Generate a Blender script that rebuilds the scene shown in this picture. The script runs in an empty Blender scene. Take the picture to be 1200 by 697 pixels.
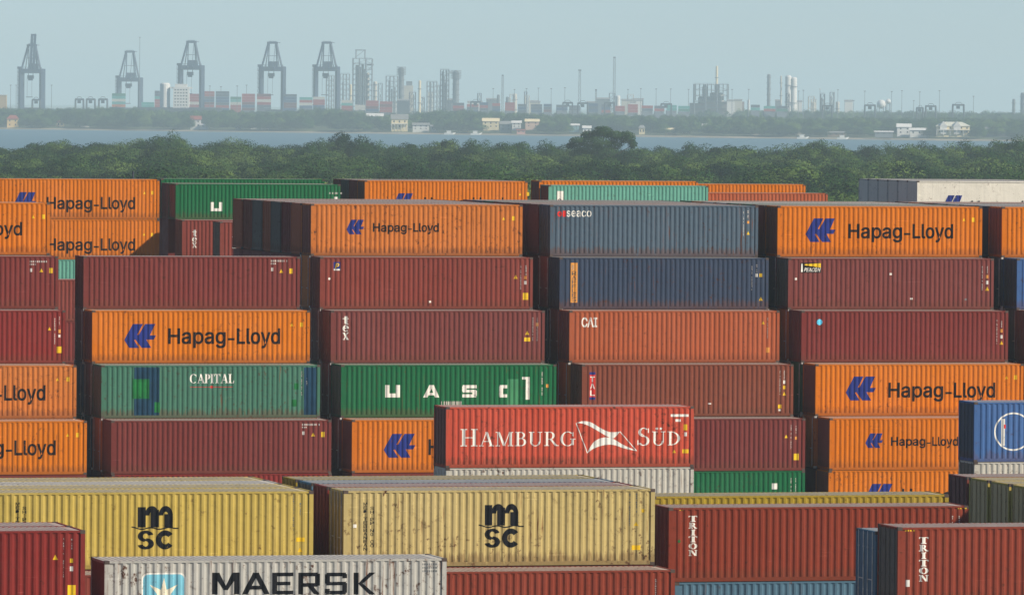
import bpy, bmesh, math, random
from mathutils import Vector, Matrix, noise as mnoise
random.seed(7)
SC = bpy.context.scene
COL = SC.collection

# ------------------------------------------------------------------ camera
F, YAW, PITCH, ROLL, CAMZ = 8389.0, 0.2560, 0.0272, 0.0081, 26.0      # focal length in photo pixels (1200 wide)
FW = Vector((math.sin(YAW)*math.cos(PITCH), math.cos(YAW)*math.cos(PITCH), -math.sin(PITCH)))
_rt = Vector((math.cos(YAW), -math.sin(YAW), 0)); _up = _rt.cross(FW)
RT = math.cos(ROLL)*_rt + math.sin(ROLL)*_up
UP = -math.sin(ROLL)*_rt + math.cos(ROLL)*_up
CAM = Vector((0, 0, CAMZ))
cd = bpy.data.cameras.new('camera'); cam = bpy.data.objects.new('camera', cd); COL.objects.link(cam)
cd.sensor_fit = 'HORIZONTAL'; cd.sensor_width = 36.0; cd.lens = 36.0*F/1200.0
cd.clip_start = 1.0; cd.clip_end = 80000.0
cam.matrix_world = Matrix((( RT.x, UP.x, -FW.x, CAM.x), (RT.y, UP.y, -FW.y, CAM.y), (RT.z, UP.z, -FW.z, CAM.z), (0, 0, 0, 1)))
SC.camera = cam

# ------------------------------------------------------------------ world, sun, exposure
SUN_DIR = Vector((0.66, -0.56, 0.55)).normalized()                    # towards the sun
el = math.asin(SUN_DIR.z); az = math.atan2(SUN_DIR.x, SUN_DIR.y)
W_ = bpy.data.worlds.new('World'); SC.world = W_; W_.use_nodes = True
nt = W_.node_tree; nt.nodes.clear()
sky = nt.nodes.new('ShaderNodeTexSky'); sky.sky_type = 'NISHITA'; sky.sun_disc = False
sky.sun_elevation = el; sky.sun_rotation = az; sky.altitude = 20; sky.air_density = 0.7; sky.dust_density = 0.25; sky.ozone_density = 5.0
bg = nt.nodes.new('ShaderNodeBackground'); bg.inputs['Strength'].default_value = 0.092
out = nt.nodes.new('ShaderNodeOutputWorld')
nt.links.new(sky.outputs[0], bg.inputs[0]); nt.links.new(bg.outputs[0], out.inputs[0])
sl = bpy.data.lights.new('sun', 'SUN'); sl.energy = 4.9; sl.angle = math.radians(1.2); sl.color = (1.0, 0.90, 0.76)
so = bpy.data.objects.new('sun', sl); COL.objects.link(so); so.rotation_euler = SUN_DIR.to_track_quat('Z', 'Y').to_euler(); so.location = (60, -60, 200)
SC.view_settings.view_transform = 'Standard'; SC.view_settings.look = 'None'; SC.view_settings.gamma = 1.0
SC.view_settings.exposure = 0.30; SC.view_settings.use_curve_mapping = False
SC.render.engine = 'CYCLES'; SC.cycles.use_denoising = True; SC.cycles.max_bounces = 6; SC.cycles.volume_bounces = 1

# ------------------------------------------------------------------ pixel helpers
def ray(x, y): return FW + RT*((x-600)/F) + UP*((348.5-y)/F)
def at_Y(x, y, Y): d = ray(x, y); return CAM + d*(Y/d.y)
def at_z(x, y, z): d = ray(x, y); return CAM + d*((z-CAMZ)/d.z)
def at_D(x, y, D): return CAM + ray(x, y)*D
def hor(x): return 348.5 - F*math.tan(PITCH) + ROLL*(x-600)
def X_at(xpx, Y, z):                                                  # world X at which a point (X, Y, z) shows at pixel column xpx
    lo, hi = -200.0, 3000.0
    for _ in range(50):
        m = (lo+hi)/2; v = Vector((m, Y, z))-CAM; x = 600+F*v.dot(RT)/v.dot(FW)
        if x < xpx: lo = m
        else: hi = m
    return lo

# ------------------------------------------------------------------ materials
def lin(c):
    if isinstance(c, str): c = [int(c[i:i+2], 16)/255 for i in (0, 2, 4)]
    return tuple(v/12.92 if v <= .04045 else ((v+.055)/1.055)**2.4 for v in c)
MATS = {}
def nodes(m): m.use_nodes = True; return m.node_tree.nodes, m.node_tree.links
def simple(name, rgb, rough=.6, var=.12, scale=.8, metal=0.0, spec=.4):
    if name in MATS: return MATS[name]
    m = bpy.data.materials.new(name); N, Lk = nodes(m); b = N['Principled BSDF']
    g = N.new('ShaderNodeNewGeometry'); n = N.new('ShaderNodeTexNoise'); n.inputs['Scale'].default_value = scale; n.inputs['Detail'].default_value = 6
    Lk.new(g.outputs['Position'], n.inputs['Vector'])
    mr = N.new('ShaderNodeMapRange'); mr.inputs['From Min'].default_value = .3; mr.inputs['From Max'].default_value = .7
    mr.inputs['To Min'].default_value = 1-var; mr.inputs['To Max'].default_value = 1+var; Lk.new(n.outputs['Fac'], mr.inputs['Value'])
    mx = N.new('ShaderNodeMix'); mx.data_type = 'RGBA'; mx.blend_type = 'MULTIPLY'; mx.inputs['Factor'].default_value = 1
    mx.inputs[6].default_value = (*lin(rgb), 1); Lk.new(mr.outputs[0], mx.inputs[7]); Lk.new(mx.outputs[2], b.inputs['Base Color'])
    b.inputs['Roughness'].default_value = rough; b.inputs['Metallic'].default_value = metal; b.inputs['Specular IOR Level'].default_value = .08 if name.startswith('ink') else spec
    MATS[name] = m; return m
def ink_chips(m):
    N, Lk = m.node_tree.nodes, m.node_tree.links; b = N['Principled BSDF']; g = N.new('ShaderNodeNewGeometry'); n = N.new('ShaderNodeTexNoise'); n.inputs['Scale'].default_value = 3.6; n.inputs['Detail'].default_value = 9; n.inputs['Roughness'].default_value = .75
    Lk.new(g.outputs['Position'], n.inputs['Vector']); r = N.new('ShaderNodeMapRange'); r.inputs['From Min'].default_value = .60; r.inputs['From Max'].default_value = .68; r.inputs['To Min'].default_value = 1; r.inputs['To Max'].default_value = .25; Lk.new(n.outputs['Fac'], r.inputs['Value']); Lk.new(r.outputs[0], b.inputs['Alpha'])
def paint(name, rgb, rust=.3, fade=.18, dust=0.0, wear=.5):
    """weathered container paint: uneven fading, vertical run marks, rust blooms low on the wall, chips"""
    if name in MATS: return MATS[name]
    m = bpy.data.materials.new(name); N, Lk = nodes(m); b = N['Principled BSDF']
    def nz(vec, scale, detail=5, rough=.6):
        n = N.new('ShaderNodeTexNoise'); n.inputs['Scale'].default_value = scale; n.inputs['Detail'].default_value = detail; n.inputs['Roughness'].default_value = rough
        Lk.new(vec, n.inputs['Vector']); return n.outputs['Fac']
    def rng(v, a, c, t0, t1):
        r = N.new('ShaderNodeMapRange'); r.inputs['From Min'].default_value = a; r.inputs['From Max'].default_value = c
        r.inputs['To Min'].default_value = t0; r.inputs['To Max'].default_value = t1; Lk.new(v, r.inputs['Value']); return r.outputs[0]
    def mul(a, c):
        k = N.new('ShaderNodeMath'); k.operation = 'MULTIPLY'; Lk.new(a, k.inputs[0])
        if isinstance(c, float): k.inputs[1].default_value = c
        else: Lk.new(c, k.inputs[1])
        return k.outputs[0]
    def mixc(f, a, c, mode='MIX'):
        k = N.new('ShaderNodeMix'); k.data_type = 'RGBA'; k.blend_type = mode
        if isinstance(f, float): k.inputs['Factor'].default_value = f
        else: Lk.new(f, k.inputs['Factor'])
        for s, v in ((6, a), (7, c)):
            if isinstance(v, tuple): k.inputs[s].default_value = (*v, 1)
            else: Lk.new(v, k.inputs[s])
        return k.outputs[2]
    g = N.new('ShaderNodeNewGeometry'); tc = N.new('ShaderNodeTexCoord'); pos = g.outputs['Position']
    mp = N.new('ShaderNodeMapping'); mp.inputs['Scale'].default_value = (7.0, 7.0, .35); Lk.new(pos, mp.inputs['Vector'])
    sx = N.new('ShaderNodeSeparateXYZ'); Lk.new(tc.outputs['Object'], sx.inputs[0])
    base = tuple(v*.72 for v in lin(rgb))
    light = tuple(v*.9+.10*(sum(base)/3)+.02 for v in base)
    dark = tuple(v*.74 for v in base)
    c = mixc(mul(rng(nz(pos, .22, 4), .38, .68, 0, 1), fade*2.2), base, light)
    c = mixc(mul(rng(nz(mp.outputs[0], 1.0, 5), .45, .75, 0, 1), .55), c, dark)
    c = mixc(mul(rng(nz(pos, 1.7, 7, .7), .58, .75, 0, 1), wear*.6), c, light)
    sn = N.new('ShaderNodeMath'); sn.operation = 'MULTIPLY_ADD'; sn.inputs[1].default_value = 1/1.113; Lk.new(sx.outputs['X'], sn.inputs[0])    # wall sheets about 1.1 m wide, each faded a little differently
    oi = N.new('ShaderNodeObjectInfo'); om = N.new('ShaderNodeMath'); om.operation = 'MULTIPLY'; om.inputs[1].default_value = 500.0; Lk.new(oi.outputs['Random'], om.inputs[0])
    fo = N.new('ShaderNodeMath'); fo.operation = 'FLOOR'; Lk.new(sn.outputs[0], fo.inputs[0]); ad = N.new('ShaderNodeMath'); ad.operation = 'ADD'; Lk.new(fo.outputs[0], ad.inputs[0]); Lk.new(om.outputs[0], ad.inputs[1])
    wn = N.new('ShaderNodeTexWhiteNoise'); wn.noise_dimensions = '1D'; Lk.new(ad.outputs[0], wn.inputs['W'])
    c = mixc(rng(wn.outputs['Value'], 0, 1, 0, .5), c, tuple(v*.86 for v in base))
    mh = N.new('ShaderNodeMapping'); mh.inputs['Scale'].default_value = (.5, .5, 9.0); Lk.new(pos, mh.inputs['Vector'])                    # long scrapes along the wall
    c = mixc(mul(mul(rng(nz(mh.outputs[0], 1.1, 6, .7), .62, .67, 0, 1), rng(nz(pos, .7, 3), .5, .62, 0, 1)), .55), c, tuple(min(1, v*1.5+.05) for v in base))
    c = mixc(mul(rng(nz(pos, 9.0, 3), .70, .74, 0, 1), .8), c, lin('5a3a28'))
    if dust: c = mixc(mul(rng(nz(pos, .6, 6), .2, .8, .75, 1.0), dust), c, lin('cfc6b6'))
    low = rng(sx.outputs['Z'], .1, 1.1, 1.0, 0.0)                     # scraped and rusted along the bottom rail
    r1 = rng(nz(pos, 4.2, 9, .72), .60-.05*rust, .66-.03*rust, 0, 1)
    r2 = rng(nz(pos, .5, 3), .46-.10*rust, .60, 0, 1)
    mr_ = N.new('ShaderNodeMapping'); mr_.inputs['Scale'].default_value = (9.0, 9.0, .55); Lk.new(pos, mr_.inputs['Vector'])            # rust runs
    run = mul(rng(nz(mr_.outputs[0], 1.0, 4, .6), .64-.05*rust, .72, 0, 1), rng(nz(pos, .33, 3), .45, .6, 0, 1))
    c = mixc(mul(run, float(min(1, rust*1.3))), c, lin('6b3d22'))
    lowm = rng(mul(low, nz(mp.outputs[0], 1.4, 6)), .29, .38, 0, 1)
    c = mixc(mul(mul(r1, r2), float(min(1, rust*1.6))), c, lin('4a2a1c'))
    c = mixc(mul(lowm, float(min(.5, rust*.75))), c, lin('5c3a28'))
    Lk.new(c, b.inputs['Base Color'])
    Lk.new(rng(nz(pos, 2.0), .3, .7, .6, .85), b.inputs['Roughness']); b.inputs['Specular IOR Level'].default_value = .08
    bp = N.new('ShaderNodeBump'); bp.inputs['Strength'].default_value = .6; bp.inputs['Distance'].default_value = .09
    Lk.new(nz(pos, .9, 3), bp.inputs['Height']); Lk.new(bp.outputs[0], b.inputs['Normal'])
    MATS[name] = m; return m

PAL = dict(  # paint colours
    orange='e27c10', orange_pale='d57c34', orange_deep='e27a10', maroon='803a34', maroon2='843832', maroon3='8e4236', darkred='8e302a', plum='84443e',
    navy='404d62', slate='586a78', blue='4a70a6', cai='ba603a', tal='8c4c38', green='1c6e42', capital='4c7f68', teal='6fb09a', red='d2553c',
    mustard='cdb358', mustard_pale='ceb878', yellow='b0962f', grey='c6c3b8', white='cdc8b9', triton='94402c', brick='9a4030', bluegrey='5a7e92', cream='f0ead8', tan='ecc98c', steel='766c60', olive='b09a60', ship_green='2c7a4a')
DUSTY = {}
def pm(c): return paint('paint_'+c, PAL[c], rust={'white': 1.0, 'grey': 1.0, 'orange_pale': .85, 'red': .75, 'mustard_pale': .8, 'slate': .8, 'orange': .55, 'capital': .7, 'navy': .6}.get(c, .45))
def rm(c): return paint('roof_paint_'+c, PAL[c], rust=.6, dust=.5 if c.startswith('must') or c == 'yellow' else .62)
def em(c): return paint('end_paint_'+c, PAL[c], rust=.45, dust=.06)
M_CAST = simple('casting_steel', '4a3c34', .8, .3, 3)
M_BAR = simple('galvanised_bar', 'bdb9b0', .5, .25, 3, .0)
INK = dict(black=simple('ink_black', '141418', .6, .15, 2), blue=simple('ink_blue', '232f70', .55, .12, 2), white=simple('ink_white', 'd8d4c8', .6, .1, 2), yellow=simple('ink_yellow', 'd6ae22', .55, .1, 2),
           red=simple('ink_red', 'c22f2a', .55, .1, 2), cyan=simple('ink_cyan', '5fc0dd', .55, .1, 2), navy=simple('ink_navy', '1b384c', .6, .2, 2), lime=simple('ink_green', '1d6634', .6, .2, 2), sky=simple('ink_pale_blue', '6eabba', .55, .12, 1.5),
           orange=simple('ink_orange', 'cf8f42', .6, .1, 2), grey=simple('ink_grey', '6d6f6e', .6, .2, 3), dkgreen=simple('ink_faded_green', '3e7c55', .6, .1, 2), stencil=simple('ink_stencil', 'b5aea4', .7, .15, 4), cream=simple('ink_cream', 'd9cfb4', .6, .15, 3))

for k_ in ('black', 'blue', 'white', 'navy', 'lime', 'sky', 'cream', 'stencil'): ink_chips(INK[k_])

# ------------------------------------------------------------------ mesh builder
class MB:
    def __init__(s): s.v = []; s.f = []; s.mi = []
    def quad(s, a, b, c, d, m=0):
        n = len(s.v); s.v += [tuple(a), tuple(b), tuple(c), tuple(d)]; s.f.append((n, n+1, n+2, n+3)); s.mi.append(m)
    def poly(s, pts, m=0):
        n = len(s.v); s.v += [tuple(p) for p in pts]; s.f.append(tuple(range(n, n+len(pts)))); s.mi.append(m)
    def box(s, x0, y0, z0, x1, y1, z1, m=0):
        n = len(s.v); s.v += [(x0, y0, z0), (x1, y0, z0), (x1, y1, z0), (x0, y1, z0), (x0, y0, z1), (x1, y0, z1), (x1, y1, z1), (x0, y1, z1)]
        for q in ((0, 3, 2, 1), (4, 5, 6, 7), (0, 1, 5, 4), (1, 2, 6, 5), (2, 3, 7, 6), (3, 0, 4, 7)): s.f.append(tuple(n+i for i in q)); s.mi.append(m)
    def bar(s, a, b, w, m=0, w2=None, n=4):
        a = Vector(a); b = Vector(b); d = (b-a).normalized(); u = d.orthogonal().normalized() if abs(d.z) > .99 else d.cross(Vector((0, 0, 1))).normalized(); v = d.cross(u)
        w2 = w if w2 is None else w2; k = len(s.v); o = math.pi/n
        for p, r in ((a, w), (b, w2)):
            for i in range(n):
                t = o+2*math.pi*i/n; q = p+(u*math.cos(t)+v*math.sin(t))*(r*.5/math.cos(math.pi/n)); s.v.append(tuple(q))
        for i in range(n): s.f.append((k+i, k+(i+1) % n, k+n+(i+1) % n, k+n+i)); s.mi.append(m)
        s.f.append(tuple(k+i for i in reversed(range(n)))); s.f.append(tuple(k+n+i for i in range(n))); s.mi += [m, m]
    def lathe(s, prof, cx=0, cy=0, n=14, m=0):
        k = len(s.v)
        for r, z in prof:
            for i in range(n): t = 2*math.pi*i/n; s.v.append((cx+r*math.cos(t), cy+r*math.sin(t), z))
        for j in range(len(prof)-1):
            for i in range(n): s.f.append((k+j*n+i, k+j*n+(i+1) % n, k+(j+1)*n+(i+1) % n, k+(j+1)*n+i)); s.mi.append(m)
    def mesh(s, name, mats=1):
        me = bpy.data.meshes.new(name); me.from_pydata(s.v, [], s.f); me.polygons.foreach_set('material_index', s.mi)
        for _ in range(mats): me.materials.append(None)
        me.update(); return me
def put(name, me, mats, parent=None, loc=None):
    o = bpy.data.objects.new(name, me); COL.objects.link(o)
    mats = mats if isinstance(mats, (list, tuple)) else [mats]
    for i, m in enumerate(mats):
        if i < len(o.material_slots): o.material_slots[i].link = 'OBJECT'; o.material_slots[i].material = m
    if parent: o.parent = parent
    if loc is not None: o.location = loc
    return o
def build(mb, name, mat, parent=None, loc=None): return put(name, mb.mesh(name), mat, parent, loc)
def thing(name, label, cat, loc=(0, 0, 0), rz=0, group=None):
    o = bpy.data.objects.new(name, None); COL.objects.link(o); o.empty_display_size = .5; o.location = loc; o.rotation_euler = (0, 0, rz)
    return tag(o, label, cat, group)
def tag(o, label, cat, group=None):
    o['label'] = label; o['category'] = cat
    if group: o['group'] = group
    return o
def struct(o): o['kind'] = 'structure'; return o

# ------------------------------------------------------------------ the ground, the water, the far land
YARD = [(150, -.3), (242, -.28), (262, -.19), (300, -.1), (388, 0), (700, 0)]
mb = MB()
for (y0, z0), (y1, z1) in zip(YARD, YARD[1:]): mb.quad((-150, y0, z0), (420, y0, z0), (420, y1, z1), (-150, y1, z1))
M_CONC = simple('yard_concrete', '77746c', .9, .25, .15)
struct(build(mb, 'yard_pavement', M_CONC))
M_SOIL = simple('woodland_floor', '3d3f2c', .95, .3, .1)
mb = MB(); mb.quad((-3000, -400, -.6), (6000, -400, -.6), (6000, 149.9, -.6), (-3000, 149.9, -.6)); mb.quad((-3000, 150, -.6), (-150.2, 150, -.6), (-150.2, 700, -.6), (-3000, 700, -.6)); mb.quad((420.2, 150, -.6), (6000, 150, -.6), (6000, 700, -.6), (420.2, 700, -.6))
mb.quad((-3000, 700.2, -.1), (6000, 700.2, -.1), (6000, 2450, -.1), (-3000, 2450, -.1)); mb.quad((-3000, 2450, -.1), (6000, 2450, -.1), (6000, 2475, -3), (-3000, 2475, -3))
struct(build(mb, 'ground', M_SOIL))
# water: rippled, reflecting the sky
m = bpy.data.materials.new('bay_water'); N, Lk = nodes(m); b = N['Principled BSDF']; b.inputs['Base Color'].default_value = (*lin('4c6a68'), 1); b.inputs['Roughness'].default_value = .38
g = N.new('ShaderNodeNewGeometry'); mp = N.new('ShaderNodeMapping'); mp.inputs['Scale'].default_value = (.12, .03, .1); Lk.new(g.outputs['Position'], mp.inputs['Vector'])
n1 = N.new('ShaderNodeTexNoise'); n1.inputs['Scale'].default_value = 1; n1.inputs['Detail'].default_value = 8; Lk.new(mp.outputs[0], n1.inputs['Vector'])
bp = N.new('ShaderNodeBump'); bp.inputs['Strength'].default_value = .7; bp.inputs['Distance'].default_value = 1.2; Lk.new(n1.outputs[0], bp.inputs['Height']); Lk.new(bp.outputs[0], b.inputs['Normal'])
mb = MB(); mb.quad((-3000, 2462, -2), (9000, 2462, -2), (9000, 9000, -2), (-3000, 9000, -2)); struct(build(mb, 'water', m))
# far shore: the waterline runs from about 7.0 km on one side to 5.9 km on the other
def shoreD(x): return F*28.0/(151.5-hor(0) + (166.0-151.5-(hor(1200)-hor(0)))*max(-.4, min(1.6, x/1200)))
def far_pt(x, D, z): p = at_D(x, 100, D); return Vector((p.x, p.y, z))
xs = [-900+50*i for i in range(61)]
def band(offs, name, mat):
    mb = MB(); rows = [[far_pt(x, shoreD(x)+o+(12*math.sin(x*.05)+7*math.sin(x*.13+1) if o < 60 else 0), z) for x in xs] for o, z in offs]
    for r0, r1 in zip(rows, rows[1:]):
        for i in range(len(xs)-1): mb.quad(r0[i], r0[i+1], r1[i+1], r1[i])
    return struct(build(mb, name, mat))
band([(-6, -2.4), (10, -1.5), (26, -1.0), (34, -.7)], 'beach', simple('shore_sand', '8f8570', .95, .3, .03))
band([(34, -.7), (60, .1), (400, 1.5), (22000, 1.5)], 'far_land', simple('far_meadow', '56603a', .95, .3, .02))

# ------------------------------------------------------------------ containers
L, W, HC, ST = 12.192, 2.438, 2.896, 2.591
PITCH_C, N_C = 0.2783, 42
X0C = (L-PITCH_C*N_C)/2
PROF = []                                                             # corrugation profile (x, y) of the long walls
for i in range(N_C):
    a = X0C+i*PITCH_C; PROF += [(a, .046), (a+.052, .046), (a+.122, .008), (a+.208, .008)]
PROF.append((X0C+N_C*PITCH_C, .046)); PROF = [(.16, .046)]+PROF+[(L-.16, .046)]
PX = [p[0] for p in PROF]
def prof(x):
    if x <= PX[0] or x >= PX[-1]: return 0.0
    import bisect
    i = bisect.bisect_right(PX, x)-1; (x0, y0), (x1, y1) = PROF[i], PROF[min(i+1, len(PROF)-1)]
    return y0 if x1 == x0 else y0+(y1-y0)*(x-x0)/(x1-x0)
CM = {}
def cmesh(H):
    if H in CM: return CM[H]
    d = {}
    f = MB()                                                          # frame: posts, rails, castings (slot 1)
    for x in (0, L-.16):
        for y in (0, W-.12): f.box(x, y, .118, x+.16, y+.12, H-.118)
    for y in (0.004, W-.066): f.box(.17, y, .02, L-.17, y+.062, .17); f.box(.17, y, H-.085, L-.17, y+.062, H-.012)
    for x in (0.004, L-.104): f.box(x, .17, .02, x+.1, W-.17, .17); f.box(x, .17, H-.1, x+.1, W-.17, H-.012)
    f.quad((.1, .06, .06), (.1, W-.06, .06), (L-.1, W-.06, .06), (L-.1, .06, .06))
    for x in (-.003, L-.175):
        for y in (-.003, W-.159):
            for z in (0, H-.118): f.box(x, y, z, x+.178, y+.162, z+.118, 1)
    d['frame'] = f.mesh('frame', 2)
    w = MB(); z0, z1 = .165, H-.082                                   # corrugated long wall
    for (xa, ya), (xb, yb) in zip(PROF, PROF[1:]): w.quad((xa, ya, z0), (xb, yb, z0), (xb, yb, z1), (xa, ya, z1))
    for (xa, ya), (xb, yb) in zip(PROF, PROF[1:]): w.quad((xa, ya, z1), (xb, yb, z1), (xb, .066, z1), (xa, .066, z1))
    d['side_wall'] = w.mesh('side_wall')
    r = MB(); r.quad((L-.16, W-.03, z0), (.16, W-.03, z0), (.16, W-.03, z1), (L-.16, W-.03, z1)); d['rear_wall'] = r.mesh('rear_wall')
    r = MB()                                                          # smooth insulated wall with panel seams
    for i in range(10): a, c = .16+(L-.32)*i/10, .16+(L-.32)*(i+1)/10-.02; r.quad((a, .05, z0), (c, .05, z0), (c, .05, z1), (a, .05, z1)); r.quad((c, .05, z0), (c+.02, .054, z0), (c+.02, .054, z1), (c, .05, z1))
    d['flat_wall'] = r.mesh('side_wall')
    r = MB(); r.quad((L-.03, .12, z0), (L-.03, W-.12, z0), (L-.03, W-.12, H-.1), (L-.03, .12, H-.1)); d['end_panel'] = r.mesh('end_panel')
    r = MB(); zt, zb = H-.008, H-.03; p = [(.1, zb)]                    # roof with shallow cross ribs
    k = int((L-.3)/.209)
    for i in range(k): a = .16+i*.209; p += [(a, zb), (a+.045, zt), (a+.12, zt), (a+.165, zb)]
    p.append((L-.1, zb))
    for (xa, za), (xb, zc) in zip(p, p[1:]): r.quad((xa, .064, za), (xb, .064, zc), (xb, W-.064, zc), (xa, W-.064, za))
    d['roof'] = r.mesh('roof')
    for side in (0, 1):                                               # a door leaf: two recessed panels, hinges, gasket edge
        y0, y1 = (.125, W/2-.004) if side == 0 else (W/2+.004, W-.125); q = MB(); b0, b1 = .172, H-.103
        q.box(.03, y0, b0, .06, y1, b1)
        q.box(.022, y0, b0, .03, y0+.06, b1); q.box(.022, y1-.06, b0, .03, y1, b1)
        for t in (0, .25, .5, .75, 1): zz = b0+(b1-b0-.07)*t; q.box(.018, y0+.06, zz, .03, y1-.06, zz+.07)
        hy = y0-.02 if side == 0 else y1-.03
        for t in (.08, .35, .65, .92): zz = b0+(b1-b0)*t; q.box(.002, hy, zz-.06, .022, hy+.05, zz+.06)
        d['door%d' % side] = q.mesh('door')
        for j in (0, 1):
            q = MB(); yy = y0+(.28 if j == 0 else .82)*(y1-y0)*1.0
            q.bar((.002, yy, .1), (.002, yy, H-.05), .04, n=6)
            for t in (.2, .8): q.box(-.012, yy-.045, b0+(b1-b0)*t-.03, .02, yy+.045, b0+(b1-b0)*t+.03)
            q.box(-.016, yy, b0+.9, .0, yy+(.34 if j == 0 else -.34), b0+.94)
            d['lock%d%d' % (side, j)] = q.mesh('locking_bar')
    q = MB(); ys = [.12+(W-.24)*i/36 for i in range(37)]                # blank corrugated end
    for i in range(36):
        xa, xb = [(.02, .02), (.02, .055), (.055, .055), (.055, .02)][i % 4]; q.quad((xb, ys[i+1], z0), (xa, ys[i], z0), (xa, ys[i], H-.1), (xb, ys[i+1], H-.1))
    d['end_wall'] = q.mesh('end_wall')
    a = MB()                                                          # a complete box in one mesh for boxes buried in the stacks
    for src in ('frame', 'side_wall', 'rear_wall', 'end_panel', 'roof', 'door0', 'door1', 'lock00', 'lock11'):
        me = d[src]; n = len(a.v); a.v += [tuple(v.co) for v in me.vertices]
        for pg in me.polygons: a.f.append(tuple(n+i for i in pg.vertices)); a.mi.append({'roof': 1}.get(src, 2 if src.startswith('lock') else pg.material_index*2))
    d['whole'] = a.mesh('container', 3)
    CM[H] = d; return d
ALLC = []
RNG = random.Random(3)
def container(label, color, X, Y, ztop, H=HC, end='door', name='shipping_container', group=None, endc=None, rear=True):
    d = cmesh(H); t = thing(name, label, 'container', (X, Y, ztop-H), RNG.uniform(-.0022, .0022), group); endc = endc or color  # ends get their own tone, with that side's shade worked into the colour
    put('frame', d['frame'], [pm(color), M_CAST], t); put('side_wall', d['flat_wall' if color == 'cream' else 'side_wall'], pm(color), t); put('roof', d['roof'], rm(color), t)
    put('rear_wall', d['rear_wall'], pm(color), t); put('end_panel', d['end_panel'], pm(color), t)
    if end == 'door':
        for s in (0, 1):
            dr = put('door', d['door%d' % s], em(endc), t)
            for j in (0, 1): put('locking_bar', d['lock%d%d' % (s, j)], M_BAR if endc in ('white', 'grey', 'olive', 'bluegrey') else em(endc), dr)
    else: put('end_wall', d['end_wall'], em(endc), t)
    t['_Y'] = Y; t['_X'] = X; t['_zt'] = ztop; t['_H'] = H
    ALLC.append((X, Y, ztop, H)); return t
FILLC = ['maroon', 'maroon2', 'orange', 'maroon3', 'navy', 'green', 'tal', 'orange_pale', 'plum', 'slate', 'grey', 'triton']
def buried(color, X, Y, ztop, H, label, group):
    o = put('shipping_container', cmesh(H)['whole'], [em(color), rm(color), M_BAR], None, (X, Y, ztop-H)); tag(o, label, 'container', group); ALLC.append((X, Y, ztop, H)); return o
def yard_z(Y):
    for (y0, z0), (y1, z1) in zip(YARD, YARD[1:]):
        if y0 <= Y <= y1: return z0+(z1-z0)*(Y-y0)/(y1-y0)
    return 0.0
CORE = MB()
def fill(X, Y, ztop, label, group, seen=0.0):
    """boxes from ztop down to the pavement; those whose bottom is under seen metres are wholly hidden and join the core of the stack"""
    z = ztop; h = z-yard_z(Y); n = round(h/2.75)
    while n > 0:
        best = min(range(n+1), key=lambda k: abs(k*HC+(n-k)*ST-h)); H = HC if best else ST
        if z-H >= seen-.1: buried(RNG.choice(FILLC), X+RNG.uniform(-.05, .05), Y, z, H, label, group)
        else: CORE.box(X+.01, Y+.01, z-H+.01, X+L-.01, Y+W-.01, z-.02)
        z -= H; h -= H; n -= 1
# --- lettering and marks: flat outlines cut at every fold of the wall and pressed onto it
def wrap(polys, name, bold=0):
    """polys: list of 2-D outlines or (verts, faces) meshes in wall metres -> a mesh lying on the corrugated wall"""
    bm = bmesh.new(); off = {}
    lay = bm.verts.layers.float.new('off')
    for k, p in enumerate(polys):
        vs_, fs_ = p if isinstance(p, tuple) else (p, [tuple(range(len(p)))])
        vv = [bm.verts.new((x, 0, z)) for x, z in vs_]
        for v in vv: v[lay] = .0035+.0006*(k % 6)
        for q in fs_:
            try: bm.faces.new([vv[i] for i in q])
            except ValueError: pass
    if not bm.verts: return bm, None
    bm.normal_update()
    bmesh.ops.triangulate(bm, faces=[f for f in bm.faces if len(f.verts) > 4])
    x0 = min(v.co.x for v in bm.verts); x1 = max(v.co.x for v in bm.verts)
    for x in PX:
        if x0 < x < x1: bmesh.ops.bisect_plane(bm, geom=bm.verts[:]+bm.edges[:]+bm.faces[:], dist=1e-5, plane_co=(x, 0, 0), plane_no=(1, 0, 0))
    for v in bm.verts: v.co.y = prof(v.co.x)-max(.0035, v[lay])
    bmesh.ops.recalc_face_normals(bm, faces=bm.faces[:])
    me = bpy.data.meshes.new(name); bm.to_mesh(me); bm.free(); me.materials.append(None); return me
FONTC = {}
try: SANS = bpy.data.fonts.load(bpy.utils.system_resource('DATAFILES', path='fonts')+'/Inter.woff2')   # Blender's own interface face
except Exception: SANS = None
def glyphs(text, bold=0.0, shear=0.0):
    k = (text, bold, shear)
    if k not in FONTC:
        cu = bpy.data.curves.new('lettering', 'FONT'); cu.body = text; cu.fill_mode = 'FRONT'; cu.offset = bold; cu.resolution_u = 3; cu.shear = shear
        if SANS: cu.font = SANS
        o = bpy.data.objects.new('lettering', cu); COL.objects.link(o); dg = bpy.context.evaluated_depsgraph_get(); me = o.evaluated_get(dg).to_mesh()
        FONTC[k] = ([(v.co.x, v.co.y) for v in me.vertices], [tuple(p.vertices) for p in me.polygons])
        o.evaluated_get(dg).to_mesh_clear(); bpy.data.objects.remove(o); bpy.data.curves.remove(cu)
    return FONTC[k]
def fit(polys, bx):
    """scale a list of outlines to a box (x0, z0, x1, z1)"""
    allv = [v for p in polys for v in (p[0] if isinstance(p, tuple) else p)]
    a0 = min(v[0] for v in allv); a1 = max(v[0] for v in allv); b0 = min(v[1] for v in allv); b1 = max(v[1] for v in allv)
    sx = (bx[2]-bx[0])/(a1-a0); sz = (bx[3]-bx[1])/(b1-b0)
    T = lambda v: (bx[0]+(v[0]-a0)*sx, bx[1]+(v[1]-b0)*sz)
    return [([T(v) for v in p[0]], p[1]) if isinstance(p, tuple) else [T(v) for v in p] for p in polys]
def rect(x0, z0, x1, z1): return [(x0, z0), (x1, z0), (x1, z1), (x0, z1)]
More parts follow.
